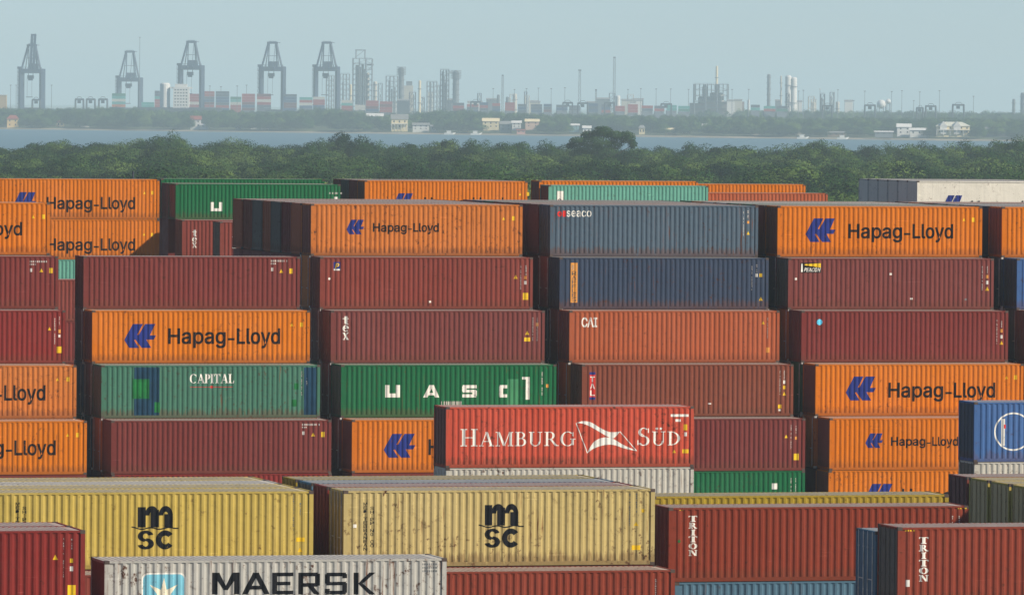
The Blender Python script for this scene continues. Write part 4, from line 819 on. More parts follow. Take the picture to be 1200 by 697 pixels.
def crane(x0, x1, ytop, ybeam, up, label, D=7600):
    xc = (x0+x1)/2; t = far(xc, D, 'ship_to_shore_crane', label, 'crane', 'ship-to-shore cranes of the far port', z=3.5)
    hw = fx(t, x1)-.9; zb = fz(t, ybeam); ztop = fz(t, ytop); dp = 14.0
    for sx in (-1, 1):
        for sy in (-1, 1): m = MB(); m.bar((sx*hw, sy*dp, -.3), (sx*hw, sy*dp, zb+2.5), 3.3); build(m, 'leg', M_CRANE, t)
    m = MB()
    for sy in (-1, 1): m.bar((-hw, sy*dp, zb), (hw, sy*dp, zb), 4.6); m.bar((-hw, sy*dp, 12), (hw, sy*dp, 12), 1.6) if sy > 0 else None
    for sx in (-1, 1): m.bar((sx*hw, -dp, zb), (sx*hw, dp, zb), 2.4); m.bar((sx*hw, -dp, 14), (sx*hw, dp, 14), 2.0); m.bar((sx*hw, -dp, 16), (sx*hw, dp, zb-6), 1.1)
    build(m, 'portal_frame', M_CRANE, t)
    m = MB(); aw = hw*.36
    zt_ = ztop if not up else fz(t, ytop+13)
    for sx in (-1, 1):
        m.bar((sx*hw*.92, -dp, zb+1), (sx*aw, -2, zt_), 1.5); m.bar((sx*hw*.4, dp, zb+1), (sx*aw*.8, 0, zt_), 1.0); m.bar((sx*hw*.62, 0, zb+1), (sx*aw, -1, zt_-4), .7)
    m.bar((-aw-1.5, -2, zt_), (aw+1.5, -2, zt_), 2.2); m.bar((-aw, -2, zt_+1.6), (aw, -2, zt_+1.6), .5); m.bar((aw, -2, zt_+.5), (aw+4.2, -2, zt_+.2), .5); m.bar((-hw*.5, -dp*.5, (zb+zt_)/2), (hw*.5, -dp*.5, (zb+zt_)/2), .5)
    build(m, 'apex_frame', M_CRANE, t)
    m = MB()
    if up:
        for sx in (-1, 1): m.bar((sx*1.6+1, -dp, zb+2), (sx*1.6+2, -dp+9, ztop), 2.4)
        for k in range(9): zz = zb+4+(ztop-zb-5)*k/8; m.bar((-1.4+1, -dp+9*k/8, zz), (3, -dp+9*k/8, zz), .7)
        m.bar((0, -dp+8.6, ztop-.6), (4, -dp+8.6, ztop-.6), 1.8)
    else:
        for sx in (-1, 1): m.bar((sx*2.8, -58, zb+1), (sx*2.8, dp, zb+1), 1.5)
        for k in range(12): m.bar((-2.8, -56+6*k, zb+1.6), (2.8, -56+6*k, zb+1.6), .5)
        for sx in (-1, 1): m.bar((sx*2.5, -40, zb+1.6), (sx*aw*.7, -2, zt_), .5)
    build(m, 'boom', M_CRANE, t)
    m = MB()
    for sx in (-1, 1): m.bar((sx*2.8, dp, zb+1), (sx*2.8, dp+24, zb+1), 1.5)
    build(m, 'back_girder', M_CRANE, t)
    m = MB(); m.box(-5, dp+6, zb+2, 5, dp+20, zb+8); build(m, 'machinery_house', M_CRANE, t)
    m = MB(); m.box(-hw*.38, -9, zb-8.2, hw*.22, -3, zb-4.6); m.box(-hw*.30, -8, zb-10, hw*.12, -4, zb-8.2); m.bar((-hw*.3, -6, zb-4.6), (-hw*.3, -6, zb), .5); m.bar((hw*.15, -6, zb-4.6), (hw*.15, -6, zb), .5); build(m, 'trolley', M_CRANE, t)
    m = MB()
    for sx in (-1, 1): m.bar((sx*2.5-2, -6, zb-8), (sx*2.5-2, -6, zb-27), .22)
    m.box(-5.5, -7, zb-28, 1.5, -5, zb-27.2); build(m, 'spreader', M_DARK, t)
    m = MB()
    for k in range(12): zz = 4+(zb-2)*k/12; m.bar((-hw-3.2, -dp, zz), (-hw-.9, -dp, zz+(2 if k % 2 else 0)), .5); m.bar((-hw-3.2, -dp, zz), (-hw-3.2, -dp, zz+3.6), .35)
    m.box(-hw-3.4, -dp-1.5, zb+2, -hw+1, -dp+1.5, zb+4.5); build(m, 'stair_tower', M_CRANE, t)
    m = MB()
    for k in range(13): xx = -hw+2*hw*k/12; m.bar((xx, -dp-2, zb+2.2), (xx, -dp-2, zb+4), .25)
    m.bar((-hw, -dp-2, zb+4), (hw, -dp-2, zb+4), .3); build(m, 'railing', M_CRANE, t)
crane(24, 50.5, 40.5, 83.5, True, 'dark blue dock crane with its boom raised upright')
crane(138.5, 165.5, 61, 93.5, False, 'lower dark dock crane standing over the container ship stack', 8300)
crane(210.5, 237.5, 49.5, 79.5, False, 'dark dock crane behind the white ship bridge', 7600)
crane(305, 333, 50.5, 81, False, 'dark dock crane between red container stacks, apart from the refinery')
crane(369, 396.5, 50.5, 81, False, 'dark dock crane standing next to the refinery towers')
# container piles
FARC = dict(r=('red', simple('far_red', '9c4440', .7, .1, .1)), b=('blue', simple('far_blue', '3d5572', .7, .1, .1)), g=('green', simple('far_green', '3c7a64', .7, .1, .1)), w=('white', simple('far_white', 'c4c0b4', .7, .05, .1)), o=('orange', simple('far_orange', 'b56a3c', .7, .1, .1)), k=('grey', simple('far_grey', '565d66', .7, .1, .1)), m=('maroon', simple('far_maroon', '6d3c3a', .7, .1, .1)), t=('teal', simple('far_teal', '4f9c92', .7, .1, .1)))
BOXM = {}; FARLOW = MB()
def far_box(w):
    k = round(w*2)/2
    if k not in BOXM:
        m = MB(); m.box(-k/2, 0, .05, k/2, 2.44, 2.84); n = int(k/.6)
        for i in range(n+1): xx = -k/2+k*i/n; m.box(xx-.08, -.05, .1, xx+.08, -.002, 2.8)
        BOXM[k] = m.mesh('container')
    return BOXM[k]
def pile(x0, x1, ytop, cols, D=7450, ybot=128, across=1):
    n = len(cols); w = (x1-x0)/across
    for a in range(across):
        t = far_pt(x0+w*(a+.5), D, 4.0); z0 = CAMZ-(ytop-hor(x0))*D/F; wid = w*D/F*.96
        full = list(cols); zz = z0-2.9
        while zz > 1.5: 
            c = full.pop(0) if full else random.choice('rkbm')
            if zz+2.9 < CAMZ-(129.5-hor(x0))*D/F: FARLOW.box(t.x-wid/2, t.y, zz, t.x+wid/2, t.y+2.4, zz+2.8); zz -= 2.9; continue
            nm, mt = FARC[c]; o = put('shipping_container', far_box(wid), mt, None, (t.x, t.y, zz)); o.rotation_euler = (0, 0, -YAW)
            tag(o, 'small hazy %s container piled on the port across the water' % nm, 'container', 'containers piled on the far port'); zz -= 2.9
pile(131, 147.5, 109.5, 'gtwto', 7500); pile(166, 181, 119.8, 'tto', 7450); pile(181, 197, 106.5, 'kktrr', 7480); pile(221, 236.5, 110, 'rrrw', 7700); pile(237, 251.5, 107, 'rrkb', 7720); pile(252.5, 269, 107, 'kkbb', 7450); pile(270, 283, 113.5, 'gtw', 7700); pile(283.5, 299, 110, 'rrrm', 7480); pile(301, 318, 110, 'mrwr', 7450)
pile(332.5, 348, 110.5, 'kbbm', 7500); pile(351, 366.5, 114, 'trw', 7480); pile(367, 381, 113.5, 'wrr', 7500); pile(400, 413.5, 117.5, 'wtr', 7450); pile(429, 444, 118, 'rrm', 7450); pile(445, 460, 119, 'rmr', 7500); pile(416, 428.5, 123, 'ww', 7450)
for i, (x0, c) in enumerate(((531, 'kr'), (547, 'rk'), (562, 'br'), (577, 'rk'), (592, 'rr'), (607, 'kb'), (622, 'kk'), (637, 'bk'), (652, 'kb'), (667, 'kk'), (690, 'bk'), (705, 'kb'), (721, 'rr'), (736, 'rr'), (752, 'rk'), (767, 'kr'), (781, 'tt'), (795, 'tg'), (880, 'kt'), (895, 'tr'), (910, 'kg'))):
    pile(x0, x0+random.uniform(9.5, 14.6), 121.8+i*.15+random.uniform(-2.6, .8), c, 7350+random.uniform(-80, 160))
o = build(FARLOW, 'pile_base', FARC['k'][1]); o['kind'] = 'stuff'; o['label'] = 'lowest containers of the far piles, hidden by trees'; o['category'] = 'containers'
# ship
t = far(204, 7350, 'container_ship', 'white ship bridge block rising among container piles at the far quay', 'ship', z=1)
m = MB(); m.box(fx(t, 203), 0, fz(t, 127), fx(t, 221.5), 14, fz(t, 102)); m.box(fx(t, 205), 1, fz(t, 102.2), fx(t, 219), 12, fz(t, 98.5)); m.box(fx(t, 199), 2, fz(t, 104), fx(t, 225), 8, fz(t, 102.2)); build(m, 'superstructure', M_WHITE, t)
m = MB(); m.lathe([(5.2, fz(t, 127)), (5.2, fz(t, 98.8)), (4, fz(t, 97.5)), (0.01, fz(t, 97.3))], fx(t, 193), 8); build(m, 'tank', M_WHITE, t)
for j in range(6):
    m = MB()
    for i in range(5): m.box(fx(t, 204.5+3.3*i), -.05, fz(t, 124-3.6*j), fx(t, 206.3+3.3*i), -.002, fz(t, 122.6-3.6*j))
    build(m, 'window_row', M_GLASSD, t)
m = MB(); m.box(fx(t, 160), 0, -1, fx(t, 260), 20, fz(t, 126)); build(m, 'hull', M_DARK, t)
# gantry cranes for the yard
def rtg(x0, x1, y0, label, D=7400):
    t = far((x0+x1)/2, D, 'yard_gantry_crane', label, 'crane', 'small yard gantries of the far port'); hw = fx(t, x1)-.5; zt_ = fz(t, y0)
    for sx in (-1, 1):
        for sy in (0, 1): m = MB(); m.bar((sx*hw, sy*8, 0), (sx*hw*.93, sy*8, zt_-1), 1.0); build(m, 'leg', M_DARK, t)
    m = MB()
    for sy in (0, 1): m.bar((-hw, sy*8, zt_-1), (hw, sy*8, zt_-1), 1.8)
    m.bar((-hw*.6, 0, zt_), (-hw*.3, 0, zt_+1.6), .4); m.bar((hw*.3, 0, zt_+1.6), (hw*.6, 0, zt_), .4); m.bar((-hw*.3, 0, zt_+1.6), (hw*.3, 0, zt_+1.6), .5); build(m, 'girder', M_DARK, t)
    m = MB(); m.box(-2, 1, zt_-5, 1.5, 5, zt_-2); build(m, 'trolley', M_DARK, t)
for x0, x1, y0 in ((37, 48, 116), (87.5, 98.5, 115.5), (100.5, 112, 115.5), (115, 126.5, 115.5), (659, 672, 119.5), (676.5, 690, 120), (708, 721, 119.5), (774, 788, 121), (551, 564, 118.5), (963.5, 976.5, 123), (1013, 1027, 122.5), (1074, 1083, 125.5), (1084.5, 1098, 123.5), (1116, 1131, 122)):
    rtg(x0, x1, y0, 'small dark yard gantry among the far container piles' if x0 < 900 else 'small dark yard gantry above the trees beyond the white tanks')
# lighting masts
for x, y in ((12.5, 100), (19, 100), (60.5, 100), (163.5, 44), (246, 101), (259, 102), (278, 101), (289, 100), (578, 104), (603, 105), (617, 104), (631, 103.5), (646, 104), (662, 103), (736, 105), (751, 104), (769, 104.5), (786, 104.5), (807, 105), (858, 105), (877.5, 105), (936, 107), (941.5, 106), (961, 104.5), (982, 105.5), (1000.5, 118), (1013.5, 107), (1045, 107.5), (1057, 106.5), (1078, 108), (1101, 106.5), (1071, 118), (1141, 113)):
    t = far(x, 7500, 'lighting_mast', 'thin tall lighting mast standing over the far port', 'mast', 'lighting masts of the far port'); h = fz(t, y)
    m = MB(); m.bar((0, 0, 0), (0, 0, h), .6, 0, .4, 6); build(m, 'pole', M_STEEL, t); m = MB(); m.bar((-1.1, 0, h), (1.1, 0, h), .5); m.box(-.8, -.5, h-.4, .8, .5, h+.3); build(m, 'lamp_head', M_WHITE if x == 961 else M_STEEL, t)
# lattice masts and chimneys
def lattice(x, ytop, w, label, D=7900, name='lattice_mast', mat=None, taper=.5):
    t = far(x, D, name, label, 'mast'); h = fz(t, ytop); m = MB(); n = max(6, int(h/(w*1.3)))
    for sx in (-1, 1):
        for sy in (-1, 1): m.bar((sx*w/2, sy*w/2, 0), (sx*w/2*taper, sy*w/2*taper, h), .32)
    build(m, 'uprights', mat or M_STEEL, t); m = MB()
    for k in range(n):
        z0, z1 = h*k/n, h*(k+1)/n; a, b = w/2*(1-(1-taper)*k/n), w/2*(1-(1-taper)*(k+1)/n); m.bar((-a, -a, z0), (b, -b, z1), .28); m.bar((a, a, z0), (-b, b, z1), .28); m.bar((-a, -a, z0), (a, -a, z0), .28)
    build(m, 'bracing', mat or M_STEEL, t); m = MB(); m.box(-w*.5, -w*.5, h-.6, w*.5, w*.5, h+.6); build(m, 'head', mat or M_DARK, t)
lattice(719.8, 67.5, 2.6, 'tallest thin lattice mast beside the white tank', taper=.8); lattice(679.3, 82.5, 3.4, 'lattice mast rising over the row of grey containers'); lattice(589, 88.5, 2.2, 'slim pale mast beside small plant columns', taper=.8); lattice(698.5, 105.5, 2.2, 'short lattice mast beside the tallest one')
def tower(x0, x1, ytop, label, D=8300, dens=1.0, mat=None, pipes=3, name='process_tower', solid=.0):
    """a braced steel frame with floors and columns inside"""
    xc = (x0+x1)/2; t = far(xc, D, name, label, 'tower', 'process towers of the refinery'); hw = fx(t, x1); h = fz(t, ytop); dp = hw*1.1; n = max(4, int(h/6)); m = MB(); mt = mat or M_STEEL
    cols = [-hw+2*hw*i/3 for i in range(4)] if hw > 4 else [-hw, hw]
    for cx in cols:
        for sy in (-dp, dp): m.bar((cx, sy, 0), (cx, sy, h), .8)
    build(m, 'columns', mt, t)
    m = MB()
    for k in range(1, n+1): z = h*k/n; m.box(-hw-.6, -dp-.6, z-.25, hw+.6, dp+.6, z+.2); m.bar((-hw-.6, -dp-.6, z+1.2), (hw+.6, -dp-.6, z+1.2), .22)
    build(m, 'floors', mt, t)
    m = MB()
    for k in range(n):
        z0, z1 = h*k/n, h*(k+1)/n; m.bar((-hw, -dp, z0), (hw*(1 if k % 2 else 0), -dp, z1), .35); m.bar((hw, -dp, z0), (0, -dp, z1), .35)
    build(m, 'bracing', mt, t)
    r = random.Random(int(x0))
    for i in range(pipes):
        px = -hw*.7+1.4*hw*(i+.5)/pipes; rr = hw*r.uniform(.1, .2); hh = h*r.uniform(.7, 1.02); m = MB(); m.lathe([(rr, 0), (rr, hh-rr*.6), (rr*.7, hh-rr*.15), (.01, hh)], px, 0, 12); build(m, 'vessel', r.choice([M_STEEL, M_PALE, M_STEEL]), t)
    return t
tower(413.5, 436, 69, 'largest refinery tower with an open frame on its roof', pipes=5, D=8200)
t = [o for o in bpy.data.objects if o.get('label', '').startswith('largest refinery')][0]; m = MB(); z0, z1 = fz(t, 69), fz(t, 59)
for px in (417, 427.5):
    for sy in (-4, 4): m.bar((fx(t, px), sy, z0), (fx(t, px), sy, z1), .9)
for sy in (-4, 4): m.bar((fx(t, 416), sy, z1), (fx(t, 428.5), sy, z1), 1.1); m.bar((fx(t, 417), sy, z0+2), (fx(t, 427), sy, z1), .4)
build(m, 'roof_frame', M_STEEL, t); m = MB(); m.box(fx(t, 430), -6, fz(t, 77), fx(t, 437.5), 6, fz(t, 75)); m.bar((fx(t, 436), 0, fz(t, 75)), (fx(t, 437), 0, fz(t, 70)), .6); m.bar((fx(t, 431), 0, fz(t, 82)), (fx(t, 437), 0, fz(t, 77)), .6); build(m, 'side_platform', M_STEEL, t)
tower(398.5, 409.5, 87, 'narrow tower between the last crane and the largest refinery tower', 8600, pipes=2); tower(382.5, 391.5, 89, 'pale tower seen through the legs of the last crane', 8700, pipes=2); tower(443.5, 448, 98, 'thin lattice tower beside the domed column', 8500, pipes=1); tower(452.5, 466, 89.5, 'mid-height tower beside the column with the round cage', 8400)
tower(500.5, 512, 96, 'broad low tower behind dark yard gantries', 8400, pipes=2); tower(516.3, 526, 82, 'dense dark tower tied by a bridge to a round one', 8200, mat=M_DARK, pipes=4); tower(480, 487, 108.5, 'dark block tower before the beige building', 8200, mat=M_DARK, pipes=2); tower(512.5, 515.5, 100, 'slim tower wedged next to the dense dark one', 8500, pipes=1)
def column(x0, x1, ytop, label, D=8300, mat=None, rings=6, cage=False, cat='column', name='process_column'):
    t = far((x0+x1)/2, D, name, label, cat, 'columns and chimneys of the works'); rr = fx(t, x1); h = fz(t, ytop); m = MB(); m.lathe([(rr, 0), (rr, h-rr*.5), (rr*.7, h-rr*.1), (.01, h)], n=16); build(m, 'shell', mat or M_PALE, t)
    for k in range(rings): m = MB(); z = h*(k+1.4)/(rings+1); m.lathe([(rr+.1, z), (rr+1.1, z), (rr+1.1, z+.5), (rr+.1, z+.5)], n=12); build(m, 'ring_platform', M_STEEL, t)
    if cage:
        m = MB()
        for i in range(8): a = 2*math.pi*i/8; m.bar((rr*1.5*math.cos(a), rr*1.5*math.sin(a), h-9), (rr*1.5*math.cos(a), rr*1.5*math.sin(a), h+.5), .4)
        for z in (h-9, h-6, h-3, h): m.lathe([(rr*1.5, z), (rr*1.7, z), (rr*1.7, z+.5), (rr*1.5, z+.5)], n=12)
        build(m, 'cage', M_STEEL, t)
    return t
column(437.5, 442, 95.5, 'domed column beside the largest refinery tower'); column(467, 473.5, 79, 'column crowned by a round cage', cage=True, mat=M_STEEL); column(490.3, 493.3, 94.5, 'slim cream chimney beside the beige building', mat=M_CREAM, rings=2); column(530.5, 538, 83, 'round caged tower with stepped platforms', mat=M_STEEL, rings=9, cage=True)
column(409.8, 412.3, 99, 'cream slim column beside the largest refinery tower', mat=M_CREAM, rings=1); column(838.5, 841.2, 77.5, 'tall pale chimney over the boiler plant', mat=M_CREAM, rings=2); column(899, 903, 87, 'stepped dark column beside the white silos', mat=M_STEEL, rings=8); column(914.3, 916.3, 89, 'thin column between stepped column and silos', mat=M_PALE, rings=3); column(920.2, 927.5, 88.5, 'taller white silo of the joined pair', mat=M_WHITE, rings=2); column(926.5, 934, 90.5, 'lower white silo of the joined pair', mat=M_WHITE, rings=2)
column(721.5, 727, 112, 'short white tank beside the tallest mast', mat=M_WHITE, rings=0); column(950.5, 956, 119.5, 'small squat tank beyond the white silos', mat=M_PALE, rings=1); column(979.5, 984, 119, 'small squat tank beneath a lighting mast', mat=M_PALE, rings=1); column(1186.5, 1190, 116, 'low grey column at the picture edge', mat=M_STEEL, rings=3); column(1196, 1203, 108.5, 'tall grey column at the picture edge', mat=M_STEEL, rings=4); column(582.5, 586, 111, 'small plant column beside the slim mast', mat=M_STEEL, rings=2); column(593, 597, 113.5, 'squat plant column behind red containers', mat=M_STEEL, rings=2); column(601, 606, 110, 'pale plant column with platforms', mat=M_PALE, rings=2); column(876, 878.6, 117, 'small white vent stack near the boiler plant', mat=M_WHITE, rings=0)
for x, y, w_ in ((1033, 117, 6), (1041, 116, 3.4)):
    t = far(x, 8600, 'spherical_tank', 'white spherical tank half hidden by far trees' if w_ > 5 else 'smaller white spherical tank beside the bigger one', 'tank'); rr = w_*8600/F*.9; zc = fz(t, y)-rr
    m = MB(); m.lathe([(rr*math.sin(math.pi*k/10)+.01, zc-rr*math.cos(math.pi*k/10)) for k in range(11)], n=16); build(m, 'shell', M_WHITE, t); m = MB()
    for i in range(6): a = i*math.pi/3; m.bar((rr*.9*math.cos(a), rr*.9*math.sin(a), 0), (rr*.9*math.cos(a), rr*.9*math.sin(a), max(zc, 2)), .5)
    build(m, 'support', M_STEEL, t)
r_ = random.Random(5)
for i in range(34):
    x = r_.choice([r_.uniform(540, 660), r_.uniform(690, 812), r_.uniform(855, 1000), r_.uniform(440, 530)]); k = r_.random(); D = 8000+r_.uniform(0, 700); w_ = r_.uniform(2, 6)
    if k < .45:
        t = far(x, D, 'plant_shed', 'low pale shed or hall among the far port works', 'shed', 'sheds and vessels of the far works'); y = r_.uniform(116, 121); m = MB(); a = w_*1.4; z1 = fz(t, y); m.box(-a, 0, 0, a, 9, z1); build(m, 'wall', r_.choice([M_PALE, M_STEEL, M_WHITE, M_DARK]), t); m = MB(); m.quad((-a-.4, -.4, z1), (a+.4, -.4, z1), (a+.4, 4.5, z1+1.8), (-a-.4, 4.5, z1+1.8)); m.quad((-a-.4, 9.4, z1), (-a-.4, 4.5, z1+1.8), (a+.4, 4.5, z1+1.8), (a+.4, 9.4, z1)); build(m, 'roof', M_GROOF, t)
    else: tower(x, x+r_.uniform(2.5, 7), r_.uniform(106, 118), 'small braced steel structure among the far port works', D, mat=r_.choice([M_STEEL, M_STEEL, M_DARK, M_PALE]), pipes=r_.choice([1, 2, 3]), name='plant_structure')
# bridge between the two towers, beige building, boiler plant
t = far(528, 8200, 'pipe_bridge', 'thin pipe bridge tying the dark tower to the round one', 'bridge'); m = MB(); m.bar((fx(t, 526.3), 0, fz(t, 84.6)), (fx(t, 530.4), 0, fz(t, 84.6)), .8); build(m, 'pipe', M_STEEL, t); m = MB(); m.bar((fx(t, 526.3), 0, fz(t, 86)), (fx(t, 530.4), 0, fz(t, 86)), .8); build(m, 'walkway', M_STEEL, t)
t = far(477.5, 8450, 'process_building', 'plain beige windowless block among refinery towers', 'building'); m = MB(); m.box(fx(t, 470.5), 0, 0, fx(t, 484), 16, fz(t, 100.5)); build(m, 'wall', M_PALE, t); m = MB(); m.box(fx(t, 476), 3, fz(t, 100.4), fx(t, 483), 9, fz(t, 95.5)); build(m, 'penthouse', M_STEEL, t)
t = tower(813.5, 853, 99, 'open-framed boiler plant around the tall pale chimney', 8300, pipes=6); m = MB()
for i in range(9): m.bar((fx(t, 815+4.6*i), -9, fz(t, 118)), (fx(t, 815+4.6*i), -9, fz(t, 98.5)), .7)
build(m, 'front_columns', M_STEEL, t); m = MB(); m.box(fx(t, 826), -14, 0, fx(t, 872), -8, fz(t, 119)); m.box(fx(t, 808), -14, 0, fx(t, 826), -8, fz(t, 121)); build(m, 'plant_hall', simple('brown_plant', '7d6a62', .8, .2, .1), t)
t = far(3, 7400, 'process_building', 'plain ochre block beside the crane with raised boom', 'building'); m = MB(); m.box(-6, 0, 0, fx(t, 7.5), 10, fz(t, 112)); build(m, 'wall', simple('ochre', 'a58a5e', .8, .1, .1), t); m = MB(); m.box(-6.4, -.4, fz(t, 112), fx(t, 7.9), 10.4, fz(t, 111.2)); build(m, 'parapet', M_PALE, t)
# houses along the far shore
def house(x0, x1, yt, yb, label, wall=None, roof=None, gable=True, D=None, storeys=2, porch=False):
    xc = (x0+x1)/2; D = D or shoreD(xc)+45; zg = CAMZ-(yb-hor(xc))*D/F; t = far(xc, D, 'shore_house', label, 'house', 'houses along the far shore', z=zg); hw = fx(t, x1); h = fz(t, yt); he = h*.66; dp = max(7, hw*.8)
    m = MB(); m.box(-hw, 0, -2.5, hw, dp, he); build(m, 'wall', wall or M_WHITE, t); m = MB(); e = .7
    if gable: m.poly([(-hw-e, -e, he), (-hw-e, dp+e, he), (-hw-e, dp/2, h)]); m.poly([(hw+e, -e, he), (hw+e, dp/2, h), (hw+e, dp+e, he)]); m.quad((-hw-e, -e, he), (hw+e, -e, he), (hw+e, dp/2, h), (-hw-e, dp/2, h)); m.quad((-hw-e, dp+e, he), (-hw-e, dp/2, h), (hw+e, dp/2, h), (hw+e, dp+e, he))
    else: k = hw*.45; m.quad((-hw-e, -e, he), (hw+e, -e, he), (hw-k, dp/2, h), (-hw+k, dp/2, h)); m.poly([(-hw-e, dp+e, he), (-hw-e, -e, he), (-hw+k, dp/2, h)]); m.poly([(hw+e, -e, he), (hw+e, dp+e, he), (hw-k, dp/2, h)]); m.quad((hw+e, dp+e, he), (-hw-e, dp+e, he), (-hw+k, dp/2, h), (hw-k, dp/2, h))
    build(m, 'roof', roof or M_GROOF, t); n = max(2, int(hw/2.2))
    for s in range(storeys):
        for i in range(n): xx = -hw+2*hw*(i+.5)/n; z0 = he*(s+.3)/storeys; m = MB(); m.box(xx-.55, -.06, z0, xx+.55, -.003, z0+he*.42/storeys); build(m, 'window', M_GLASSD, t)
    if porch: m = MB(); m.box(-hw, -3, he*.48, hw, -.01, he*.53); [m.bar((-hw+2*hw*i/5, -2.8, -1), (-hw+2*hw*i/5, -2.8, he*.5), .3) for i in range(6)]; build(m, 'porch', M_WHITE, t)
    return t
house(8.5, 21.5, 135, 148.5, 'yellow house with a red roof on the far shore', M_YEL, M_RROOF, False); house(223.5, 235.5, 136, 149, 'white house with grey roof on the far shore across from the ship', M_WHITE, M_RROOF); house(236, 245, 145, 149.5, 'low white shed beside the white house', M_WHITE, M_WHITE, storeys=1); house(430, 449, 133, 143, 'grey-roofed house under the largest refinery tower', M_PALE, M_WHITE, D=shoreD(440)+180); house(459, 478, 134, 151, 'big cream house with porches on the far shore', M_CREAM, M_GROOF, porch=True); house(484, 503, 144, 152, 'long pale blue-grey house on the far shore', M_WHITE, M_GROOF); house(505, 514, 146.5, 152, 'low grey house beside the long pale one', M_PALE, M_GROOF, storeys=1); house(566, 585, 138.5, 150, 'gabled cream house on the far shore', M_CREAM, M_CREAM); house(586.5, 600, 142, 153, 'dark grey house next to the gabled cream one', M_STEEL, M_GROOF); house(600.5, 611, 141.5, 149.5, 'white flat-fronted house on the far shore', M_WHITE, M_WHITE); house(616, 632, 139.5, 149, 'pinkish house with stepped roofs', simple('pink_render', 'c9a890', .8, .06, .3), M_CREAM); house(606, 616, 151.5, 155.5, 'low pink boathouse at the waterline', simple('pink_shed', 'b98f84', .8, .1, .3), M_RROOF, storeys=1, D=shoreD(611)+15); house(667, 679, 145, 151.5, 'small house with a white gable behind the flat-topped tree', simple('teal_render', '7fa0a0', .8, .1, .3), M_WHITE); house(780, 793, 150, 156, 'low tan house on the far beach', simple('tan_wall', 'b59f78', .8, .1, .3), M_CREAM, storeys=1); house(818, 829, 145, 152, 'white-roofed house among far trees', M_STEEL, M_WHITE, D=shoreD(823)+120); house(931, 944, 148, 156, 'white house half hidden in trees beyond the silos', M_PALE, M_WHITE, D=shoreD(937)+90); house(970, 991, 154, 159, 'long low brown boathouse', simple('brown_shed', '7c6a5a', .8, .1, .3), M_GROOF, storeys=1); house(1026, 1047, 153.5, 157.5, 'open pavilion with a flat pale roof on the shore', M_STEEL, M_WHITE, storeys=1, D=shoreD(1036)+20); house(1052, 1068, 145, 157, 'white house with a raised gable', M_WHITE, M_WHITE); house(1067, 1089, 150, 158, 'long white wing beside the raised gable house', M_WHITE, M_WHITE, storeys=1); 
t = house(1098, 1137, 143, 157, 'largest white shore house with big pale hipped roof', M_CREAM, simple('pale_roof', 'c9c7b4', .7, .05, .3), False, porch=True)
m = MB(); hw = fx(t, 1112); 
for px in (1106, 1122): m.box(fx(t, px-4), -1.5, 0, fx(t, px+4), 3, fz(t, 148)); m.poly([(fx(t, px-4.6), -1.7, fz(t, 148)), (fx(t, px+4.6), -1.7, fz(t, 148)), (fx(t, px), -1.7, fz(t, 142.2))]); m.quad((fx(t, px-4.6), -1.7, fz(t, 148)), (fx(t, px), -1.7, fz(t, 142.2)), (fx(t, px), 6, fz(t, 142.2)), (fx(t, px-4.6), 6, fz(t, 148))); m.quad((fx(t, px), -1.7, fz(t, 142.2)), (fx(t, px+4.6), -1.7, fz(t, 148)), (fx(t, px+4.6), 6, fz(t, 148)), (fx(t, px), 6, fz(t, 142.2)))
build(m, 'dormer', M_WHITE, t)
house(1152, 1185, 149, 157, 'low grey lodge beside the largest white house', M_STEEL, M_GROOF, D=shoreD(1168)+80)
r_ = random.Random(11)
for i in range(22):
    x = r_.uniform(25, 900)
    if any(a-6 < x < b+6 for a, b in HX): continue
    w_ = r_.uniform(3.2, 6); dd = r_.uniform(45, 160); yb = hor(x)+F*(CAMZ-.6)/(shoreD(x)+dd); house(x-w_, x+w_, yb-r_.uniform(6, 10.5), yb, 'small pale cottage set among the far shore trees', r_.choice([M_WHITE, M_PALE, M_CREAM]), r_.choice([M_GROOF, M_WHITE, M_RROOF]), r_.random() < .6, D=shoreD(x)+dd, storeys=1)
    HX.append((x-w_, x+w_))
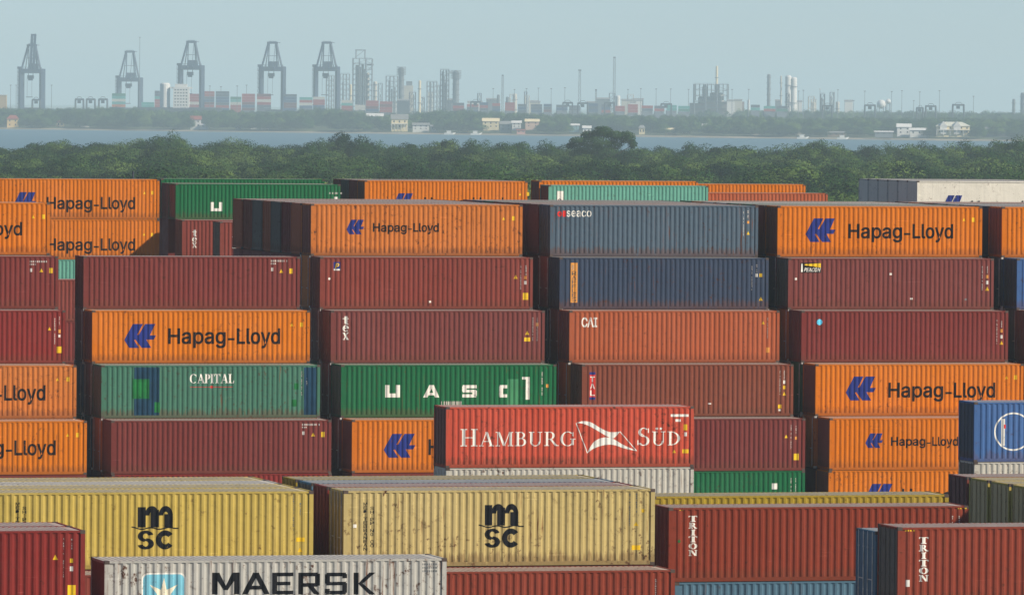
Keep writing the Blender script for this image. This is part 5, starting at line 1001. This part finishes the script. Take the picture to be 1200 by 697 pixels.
# moored boats
for i, (x, y) in enumerate(((527, 154), (558, 155.2), (941, 157.8), (988, 160.5), (560, 160))):
    if i == 4: continue
    t = far(x, shoreD(x)-25, 'motor_boat', ('white motor boat moored near the gabled cream house', 'small white boat moored off the dark grey house', 'white boat moored by the house beyond the silos', 'white boat lying before the brown boathouse')[i], 'boat', z=-2.0)
    m = MB(); a = 4.5; m.v = [(-a, -1.4, 0), (a*.6, -1.4, 0), (a, 0, .6), (a*.6, 1.4, 0), (-a, 1.4, 0), (-a, -1.6, 1.6), (a*.7, -1.6, 1.7), (a*1.25, 0, 2.2), (a*.7, 1.6, 1.7), (-a, 1.6, 1.6)]; m.f = [(0, 1, 6, 5), (1, 2, 7, 6), (2, 3, 8, 7), (3, 4, 9, 8), (4, 0, 5, 9), (5, 6, 7, 8, 9), (4, 3, 2, 1, 0)]; m.mi = [0]*7; build(m, 'hull', M_WHITE, t); m = MB(); m.box(-2.4, -1.1, 1.65, 1.4, 1.1, 3.4); m.box(-2.8, -1.3, 3.4, 1.7, 1.3, 3.6); build(m, 'cabin', M_WHITE, t)
# camera pole behind the far orange containers
t = thing('camera_pole', 'thin pole with a white lamp head behind the far orange containers', 'pole', (at_Y(156, 205, 530).x, 530, 0)); h = at_Y(156, 200.5, 530).z; m = MB(); m.bar((0, 0, 0), (0, 0, h), .2, 0, .14, 8); build(m, 'pole', M_DARK, t); m = MB(); m.box(-.2, -.22, h-1.5, .2, .22, h-.8); build(m, 'lamp_head', M_WHITE, t)

# ------------------------------------------------------------------ haze
mb = MB(); mb.box(-5200, -900, -4.5, 14000, 33000, 150); hz = build(mb, 'haze', None); hz['kind'] = 'stuff'; hz['label'] = 'pale summer haze over the bay and the far port'; hz['category'] = 'haze'
m = bpy.data.materials.new('haze_air'); m.use_nodes = True; N = m.node_tree.nodes; N.clear(); o_ = N.new('ShaderNodeOutputMaterial'); pv = N.new('ShaderNodeVolumePrincipled')
pv.inputs['Color'].default_value = (.75, .945, 1.0, 1); pv.inputs['Density'].default_value = 9.4e-5; pv.inputs['Anisotropy'].default_value = 0.0
m.node_tree.links.new(pv.outputs[0], o_.inputs['Volume']); hz.data.materials.clear(); hz.data.materials.append(m)
